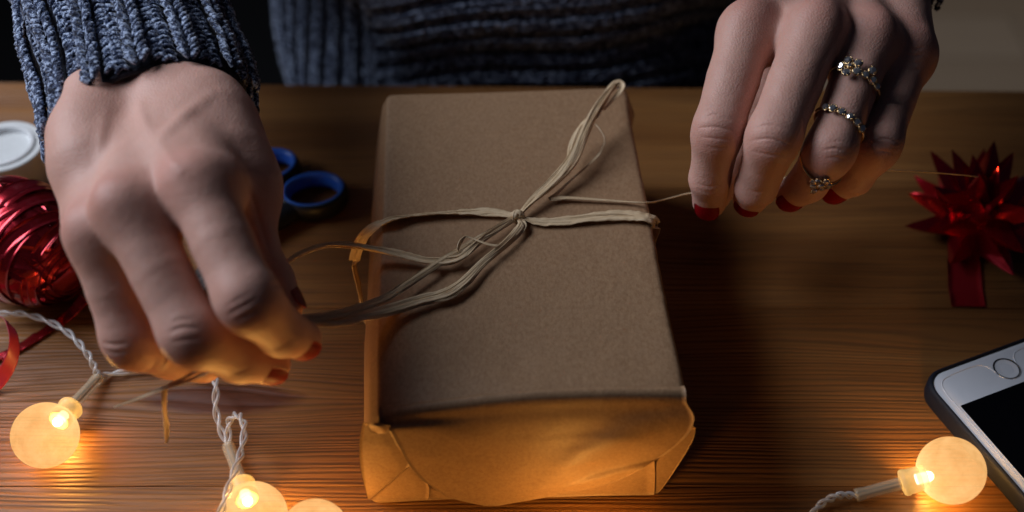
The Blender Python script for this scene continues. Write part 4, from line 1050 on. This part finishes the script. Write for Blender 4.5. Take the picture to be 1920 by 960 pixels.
# ------------------------------------------------------------------ star bow
bc = at_z(1822, 432, 0)
bow = thing('gift_bow', 'shiny dark red star gift bow with pointed loops and a stub of ribbon', 'gift bow', bc)
def bow_loop(az, el, L, wd, z0, seed):
    """a ribbon folded to a spike: two leaves from the hub that meet in a point"""
    g = np.random.default_rng(seed); d = np.array([math.cos(az)*math.cos(el), math.sin(az)*math.cos(el), math.sin(el)])
    side = np.array([-math.sin(az), math.cos(az), 0]); n_ = np.cross(d, side); n_ = n_ if n_[2] > 0 else -n_
    tw = g.uniform(-.5, .5); s2 = side*math.cos(tw)+n_*math.sin(tw); n2 = -side*math.sin(tw)+n_*math.cos(tw)
    o = bc+np.array([0, 0, z0])+d*2
    nl = 12; V = []; sec = [(-1, 0), (-.5, .52), (0, 1), (.5, .52), (1, 0), (.45, -.28), (0, -.42), (-.45, -.28)]
    bend = g.uniform(.5, 3.0)
    for i in range(nl):
        t = i/(nl-1); wv = max(.01, (1-t)**.80)*min(1, .6+t*3.2)
        for x, y in sec: V.append(o+d*L*t+s2*wd*.5*wv*x+n2*(wd*.60*wv*y-bend*math.sin(t*3)))
    V = np.array(V); V[:, 2] = np.maximum(V[:, 2], .4)
    return V, grid_faces(nl, 8, True)+[tuple(range(8))[::-1], tuple((nl-1)*8+i for i in range(8))]
k = 0
for n_l, el, L, wd, z0, a0 in ((8, 6, 35, 21, 5, .1), (7, 22, 35, 21, 8, .45), (6, 40, 32, 20, 11, .2), (4, 60, 27, 18, 13, .6), (1, 82, 22, 14, 15, 0)):
    for i in range(n_l):
        az = a0+i*2*math.pi/n_l+rng.normal(0, .10)
        mk('loop', *bow_loop(az, R(el+rng.normal(0, 5)), L*rng.uniform(.92, 1.06), wd, z0, 100+k), M['bowfoil'], bow, sharp=28); k += 1
mk('hub', *lathe([(9, .2), (10, .8), (10, 3), (7, 9), (4, 14), (1, 16)], 20, bc), M['bowfoil'], bow)
tl = [[at_z(1784, 420, 3), at_z(1840, 420, 3)], [at_z(1776, 490, 1.4), at_z(1837, 490, 1.4)], [at_z(1778, 540, .9), at_z(1841, 538, .9)], [at_z(1784, 574, .6), at_z(1847, 575, .6)]]
G_ = np.array([[r[0]+(r[1]-r[0])*s for s in np.linspace(0, 1, 6)] for r in tl]); mk('ribbon_stub', *thick_grid(G_, .3), M['stub'], bow)

# ------------------------------------------------------------------ phone
HB = at_z(1888, 691, 9.6); pa = R(23.0); e1 = np.array([math.cos(pa), math.sin(pa), 0]); e2 = np.array([math.sin(pa), -math.cos(pa), 0]); ez = np.array([0, 0, 1.])
PO = HB*np.array([1, 1, 0])-e1*33.5-e2*9.2
phone = thing('phone', 'white fronted phone with a round home button in a dark navy case', 'phone', PO+e1*33.5+e2*69)
def rrect(x0, y0, x1, y1, r, n=7):
    P = []
    for cx, cy, a0 in ((x1-r, y1-r, 0), (x0+r, y1-r, 90), (x0+r, y0+r, 180), (x1-r, y0+r, 270)):
        for a in np.linspace(a0, a0+90, n): P.append((cx+r*math.cos(R(a)), cy+r*math.sin(R(a))))
    return np.array(P)
def ploop(P, z): return PO+P[:, :1]*e1+P[:, 1:2]*e2+ez*z
def stack(rings):
    m = len(rings[0]); V = np.concatenate(rings); Fc = grid_faces(len(rings), m, True, True)
    return V, Fc+[tuple(range(m)), tuple((len(rings)-1)*m+i for i in range(m))[::-1]]
cs = lambda i, z: ploop(rrect(-1.9+i, -1.9+i, 69+i*-1, 140.2-i, 10.4-i), z)
rings_ = [cs(2.2, .2), cs(1.0, .6), cs(.3, 1.6), cs(0, 3.2), cs(0, 7.2), cs(.25, 8.8), cs(.8, 9.7), cs(1.5, 9.9), cs(2.0, 9.5), cs(2.1, 8.2)]
m_ = len(rings_[0]); V = np.concatenate(rings_); Fc = grid_faces(len(rings_), m_, True, True)+[tuple(range(m_)), tuple(9*m_+i for i in range(m_))[::-1]]
mk('case', V, Fc, M['case'], phone, sharp=50)
mk('front_glass', *stack([ploop(rrect(.4, .4, 66.7, 137.9, 8.4), 8.3), ploop(rrect(.4, .4, 66.7, 137.9, 8.4), 9.15), ploop(rrect(.9, .9, 66.2, 137.4, 8.0), 9.45)]), M['white_glass'], phone, sharp=40)
mk('screen', *stack([ploop(rrect(4.3, 17.2, 62.8, 121.3, .5), 9.40), ploop(rrect(4.3, 17.2, 62.8, 121.3, .5), 9.52)]), M['screen'], phone, sharp=30)
hc = PO+e1*33.5+e2*9.2
hb = mk('home_button', *lathe([(4.7, 9.40), (4.9, 9.50), (4.6, 9.46), (1, 9.44)], 48, hc), M['white_glass'], phone)
mk('button_ring', *lathe([(4.85, 9.42), (4.85, 9.62), (5.45, 9.62), (5.45, 9.42)], 48, hc, cap=False), M['ring_dark'], hb)
# edge of the protective sheet, cut round the button
pe = [(3.0, 60), (3.0, 20), (3.2, 10), (5.0, 5.0), (10, 3.2), (22, 3.0), (26.2, 4.6), (28.0, 8.0), (29.0, 12.2), (33.5, 14.6), (38.0, 12.2), (39, 8.0), (40.8, 4.6), (45, 3.0), (57, 3.2), (62, 5), (63.8, 10), (64, 20), (64, 60)]
Pp = cat(np.array(pe), 110); mk('screen_protector', *tube(ploop(Pp, 9.5), .16, 5), M['white_glass'], phone)

# ------------------------------------------------------------------ ball of curling ribbon
rc_ = at_z(42, 452, 25); ra1 = nrm(np.array([.80, -.60, -.06])); ra3 = nrm(np.cross(ra1, [0, 0, 1.])); ra2 = np.cross(ra3, ra1)
ball = thing('ribbon_ball', 'egg shaped ball of shiny red curling ribbon beside the tape roll', 'ribbon', (rc_[0], rc_[1], 0))
E3 = np.array([ra1, ra2, ra3]); EA = np.array([33.0, 24.6, 25.0])
mk('core', *ellipsoid(rc_, [ra2, ra3, ra1], (EA[1]-1.2, EA[2]-1.2, EA[0]-1.5), 20, 32), M['foil'], ball)
def band_on_egg(tilt, phase, lift, wd, n=64, off=0.0):
    """a turn of ribbon round the egg; its plane leans by tilt from the long axis"""
    nv = np.array([math.cos(tilt), math.sin(tilt)*math.cos(phase), math.sin(tilt)*math.sin(phase)])
    a_ = nrm(np.cross(nv, [.3, .2, .93])); b_ = np.cross(nv, a_)
    G_ = np.zeros((n+1, 4, 3))
    for i in range(n+1):
        t = 2*math.pi*i/n
        for j in range(4):
            q = a_*math.cos(t)+b_*math.sin(t)+nv*(off+(j/3-.5)*wd/25.0); q = q/np.linalg.norm(q)
            G_[i, j] = rc_+(q*(EA+lift+.35*math.sin(3*t+phase)))@E3
    return thick_grid(G_, .14)
for i in range(26):
    tl_ = R(rng.uniform(62, 88)); ph = i*2.39996
    mk('ribbon_turn', *band_on_egg(tl_, ph, -.4+i*.06, rng.uniform(9.0, 11), off=rng.uniform(-.15, .15)), M['foil'], ball)
for i in range(9):
    mk('ribbon_turn', *band_on_egg(R(rng.uniform(2, 16)), rng.uniform(0, 6), 1.2+i*.05, 5.0, off=.86-.10*i), M['foil'], ball)
# the open end: rolled rim and a paler curl inside
pe_ = rc_+ra1*28.5
for i, (rr_, dz_) in enumerate(((13.5, 0), (11.5, 1.6), (9.5, 2.6))):
    t = np.linspace(0, 2*math.pi, 49); C = pe_+ra1*dz_+rr_*(np.cos(t)[:, None]*ra2+np.sin(t)[:, None]*ra3)
    G_ = np.stack([C-ra1*3.0, C-ra1*1+nrm(C-pe_)*.5, C+ra1*1.2+nrm(C-pe_)*.1], 1); mk('ribbon_turn', *thick_grid(G_, .14), M['foil'], ball)
t = np.linspace(0, 3.4, 24); C = pe_+ra1*(1.5+t[:, None]*.6)+(8.5-t[:, None]*1.1)*(np.cos(t+2.2)[:, None]*ra2+np.sin(t+2.2)[:, None]*ra3)
mk('ribbon_curl', *thick_grid(np.stack([C-ra1*2.6, C+ra1*2.6], 1), .15), M['ribbon'], ball)
# loose tails: one flat on the table, one curling up
def ribbon_path(pts, wd, tw, n=60):
    V, Fc, _ = strip(np.array(pts), wd, tw, n, 0, .0, .09, z_min=.3); return V, Fc
mk('ribbon_tail', *ribbon_path([at_z(158, 560, 8), at_z(130, 590, 2), at_z(80, 624, .8), at_z(20, 660, .8), at_z(-70, 700, .8)], 5.0, [.9, .3, 0, 0, 0]), M['foil'], ball)
mk('ribbon_tail', *ribbon_path([at_z(-80, 600, 16), at_z(-20, 590, 18), at_z(10, 600, 20), at_z(25, 628, 19), at_z(24, 664, 14), at_z(8, 700, 8), at_z(-20, 730, 2), at_z(-80, 752, .8)], 5.0, [1.2, 1.2, 1.2, 1.0, 1.0, 1.0, .6, 0]), M['ribbon'], ball)

# ------------------------------------------------------------------ tape roll
tc = at_z(26, 330, 0)
tape = thing('tape_roll', 'roll of milky clear tape lying flat behind the red ribbon ball', 'tape', tc)
mk('tape_coil', *lathe([(15.2, .6), (18.6, .4), (19.0, .8), (19.0, 18.4), (18.6, 18.8), (15.2, 18.6), (15.2, .6)], 56, tc, cap=False), M['tape'], tape, sharp=40)
mk('core', *lathe([(13.0, .2), (15.0, .2), (15.0, 19.4), (14.6, 19.7), (13.3, 19.7), (13.0, 19.4), (13.0, .2)], 56, tc, cap=False), M['tapecore'], tape, sharp=40)
mk('side_plate', *lathe([(.1, 15.5), (4, 15.6), (13.05, 15.8), (13.05, 16.6), (4, 16.4), (.1, 16.3)], 48, tc, cap=False), M['tape'], tape, sharp=40)

# ------------------------------------------------------------------ scissors
pv = at_z(418, 470, 5)
scis = thing('scissors', 'scissors with blue lined black finger rings lying beside the left hand', 'scissors', (pv[0], pv[1], 0))
def ring_handle(cpx, lpx, la, lb, ang, h0, h1):
    c = at_z(cpx[0], cpx[1], 11); a = R(ang); u = np.array([math.cos(a), math.sin(a), 0]); v = np.array([-math.sin(a), math.cos(a), 0])
    n = 44; t = np.arange(n)*2*math.pi/n
    def rg(sa, sb, z): return np.array([c*np.array([1, 1, 0])+u*(la+sa)*math.cos(q)+v*(lb+sb)*math.sin(q)+ez*z for q in t])
    prof_o = [(1.2, h0), (2.8, h0+.6), (3.6, h0+3), (3.6, h1-3.5), (2.9, h1-1.2), (2.0, h1-.3), (1.2, h1-.9), (.8, h0+2), (1.2, h0)]
    V = np.concatenate([rg(x, x, z) for x, z in prof_o]); Hh = mk('handle', V, grid_faces(len(prof_o), n, True), M['black'], scis)
    prof_i = [(1.3, h1-.2), (2.0, h1+.2), (1.6, h1+.55), (.4, h1+.3), (-.7, h1-1.5), (-1.1, h1-5), (-.6, h0+2.0), (.9, h0+1.6), (1.3, h1-.2)]
    V = np.concatenate([rg(x, x, z) for x, z in prof_i]); mk('ring_lining', V, grid_faces(len(prof_i), n, True), M['blue'], Hh)
    far = c*np.array([1, 1, 0])-u*(la+1)*.75-v*(lb+1)*.55+ez*(h0+h1)*.45
    return far, Hh
f1, H1 = ring_handle((586, 350), None, 12.6, 10.2, 14, .4, 9.5)
f2, H2 = ring_handle((500, 304), None, 12.2, 9.6, 30, .4, 9.5)
for f_, H_, dz in ((f1, H1, 5.5), (f2, H2, 3.5)):
    P = cat(np.array([f_, f_*.55+pv*.45+np.array([0, 0, .5]), pv+ez*(dz-4)]), 16)
    mk('shank', *tube(P, np.linspace(6.4, 5.0, 16), 12, True, .75, 1.0), M['black'], H_)
for s_, z in ((1, 3.2), (-1, 1.6)):
    d = nrm(np.array([-.42, -.90, 0])); d = np.array([d[0]*math.cos(.06*s_)-d[1]*math.sin(.06*s_), d[0]*math.sin(.06*s_)+d[1]*math.cos(.06*s_), 0]); q = np.array([-d[1], d[0], 0])
    b0 = np.array([pv[0], pv[1], 0])-d*4
    out = [(0, -5), (0, 5), (25, 5), (48, 3), (66, .4), (66, -.4), (30, -4.2)]
    lo_ = np.array([b0+d*x+q*y+ez*z for x, y in out]); hi_ = lo_+ez*1.3; m = len(out)
    mk('blade', np.concatenate([lo_, hi_]), grid_faces(2, m, True)+[tuple(range(m))[::-1], tuple(m+i for i in range(m))], M['steel'], scis, smooth=False)
mk('pivot_screw', *lathe([(4, 4.4), (4, 5.6), (3, 6.2), (.1, 6.4)], 20, (pv[0], pv[1], 0)), M['steel'], scis)

# ------------------------------------------------------------------ rings worn on the ring finger of the hand at the right
fr = Ri[2]
gem_me = None
def gem(c, n, r, parent):
    """a cut stone: flat table, crown and pavilion"""
    V, Fc = lathe([(.05, -.75*r), (r, 0), (r*.96, .16*r), (r*.58, .5*r), (.05, .52*r)], 8, c, n)
    return mk('gemstone', V, Fc, M['gem'], parent, smooth=False)
def finger_frame(px, py, seg):
    a, b = fr['p'][seg], fr['p'][seg+1]
    best = min((abs(np.hypot(*(np.array(proj(a+(b-a)*t))-np.array([px, py])))), t) for t in np.linspace(0, 1, 101))[1]
    rr = np.interp(best, [0, .5, 1], fr['r'][seg*2:seg*2+3]); return a+(b-a)*best, nrm(b-a), rr
def make_ring(px, py, seg, label, lean, stones, wire_r=.62, grow=.75):
    c, ax, rr = finger_frame(px, py, seg)
    toward = nrm(CAM-c); dn = nrm(toward-ax*(toward@ax))             # the side that shows
    dn = nrm(dn*.8+nrm(fr['dor']-ax*(fr['dor']@ax))*.2); dn = nrm(dn-ax*(dn@ax))
    sd = np.cross(ax, dn); sd = sd if sd[0] > 0 else -sd
    ax2 = nrm(ax*math.cos(lean)-sd*math.sin(lean)); sd2 = nrm(sd*math.cos(lean)+ax*math.sin(lean))
    rad = rr+grow
    rt = thing('finger_ring', label, 'ring', c)
    t = np.linspace(0, 2*math.pi, 65)
    dors = 1.0
    C = c+(rad+dors*np.clip(np.cos(t), 0, 1)[:, None])*(np.cos(t)[:, None]*dn+np.sin(t)[:, None]*sd2/math.cos(lean)*1.0)
    V, Fc = tube(C[:-1], wire_r, 8, False, 1.0, 1.1); n = 64; Fc = [f for f in Fc]+[((n-1)*8+j, (n-1)*8+(j+1) % 8, (j+1) % 8, j) for j in range(8)]
    bd = mk('band', V, Fc, M['gold'], rt)
    for (along, across, lift, r) in stones:                          # mm round the finger, mm along it
        a = along/rad; pr = rad+dors*max(0, math.cos(a))+wire_r+lift
        p = c+pr*(math.cos(a)*dn+math.sin(a)*sd2)+ax2*across; nv = nrm(math.cos(a)*dn+math.sin(a)*sd2+rng.normal(0, .12, 3))
        g = gem(p+nv*.15, nv, r, rt)
        tt = np.arange(17)*2*math.pi/16; b1 = nrm(np.cross(nv, ax)); b2 = np.cross(nv, b1)
        Cq = p-nv*.05+(r*1.03)*(np.cos(tt)[:, None]*b1+np.sin(tt)[:, None]*b2)
        mk('stone_setting', *tube(Cq, .26, 6), M['gold'], g)
        for q in range(4):
            w_ = q*math.pi/2+.6; cc = p+(r*.98)*(math.cos(w_)*b1+math.sin(w_)*b2)+nv*.35
            mk('prong', *ellipsoid(cc, np.eye(3), (.3, .3, .3), 5, 6), M['gold'], g)
    return rt
fl = [(-3.4+2.9*math.cos(a), 2.9*math.sin(a), .5, 1.55) for a in np.arange(5)*2*math.pi/5+.3]+[(-3.4, 0, .8, .9)]
make_ring(1600, 162, 0, 'gold ring with a flower of clear stones, nearest the knuckle of the ring finger', R(12), fl+[(2.2, .2, .2, 1.4), (5.2, .0, .1, 1.4), (3.2, -2.6, .6, 1.55), (8.0, .1, 0, 1.3)])
make_ring(1581, 241, 0, 'gold half band ring with a row of clear stones, middle of the three', R(12), [(x, 0, .1, 1.42) for x in np.arange(-6.9, 8.2, 2.95)])
leaf = [(x*1.25-.6, y*1.25, z, r*1.25) for x, y, z, r in [(3.2, -3.0, .4, 1.0), (1.6, -1.6, .4, .95), (4.6, -1.7, .4, .95), (1.0, .2, .4, .95), (3.2, -.4, .6, 1.0), (5.4, .2, .4, .95), (2.0, 1.8, .4, .9), (4.4, 1.8, .4, .9), (3.3, 3.4, .3, .85), (3.6, 4.9, .2, .5)]]
make_ring(1553, 308, 1, 'thin gold ring with a leaf cluster of small stones, lowest on the ring finger', R(14), leaf, .55, .6)

for o in sc.objects:
    if '_b' in o: del o['_b']
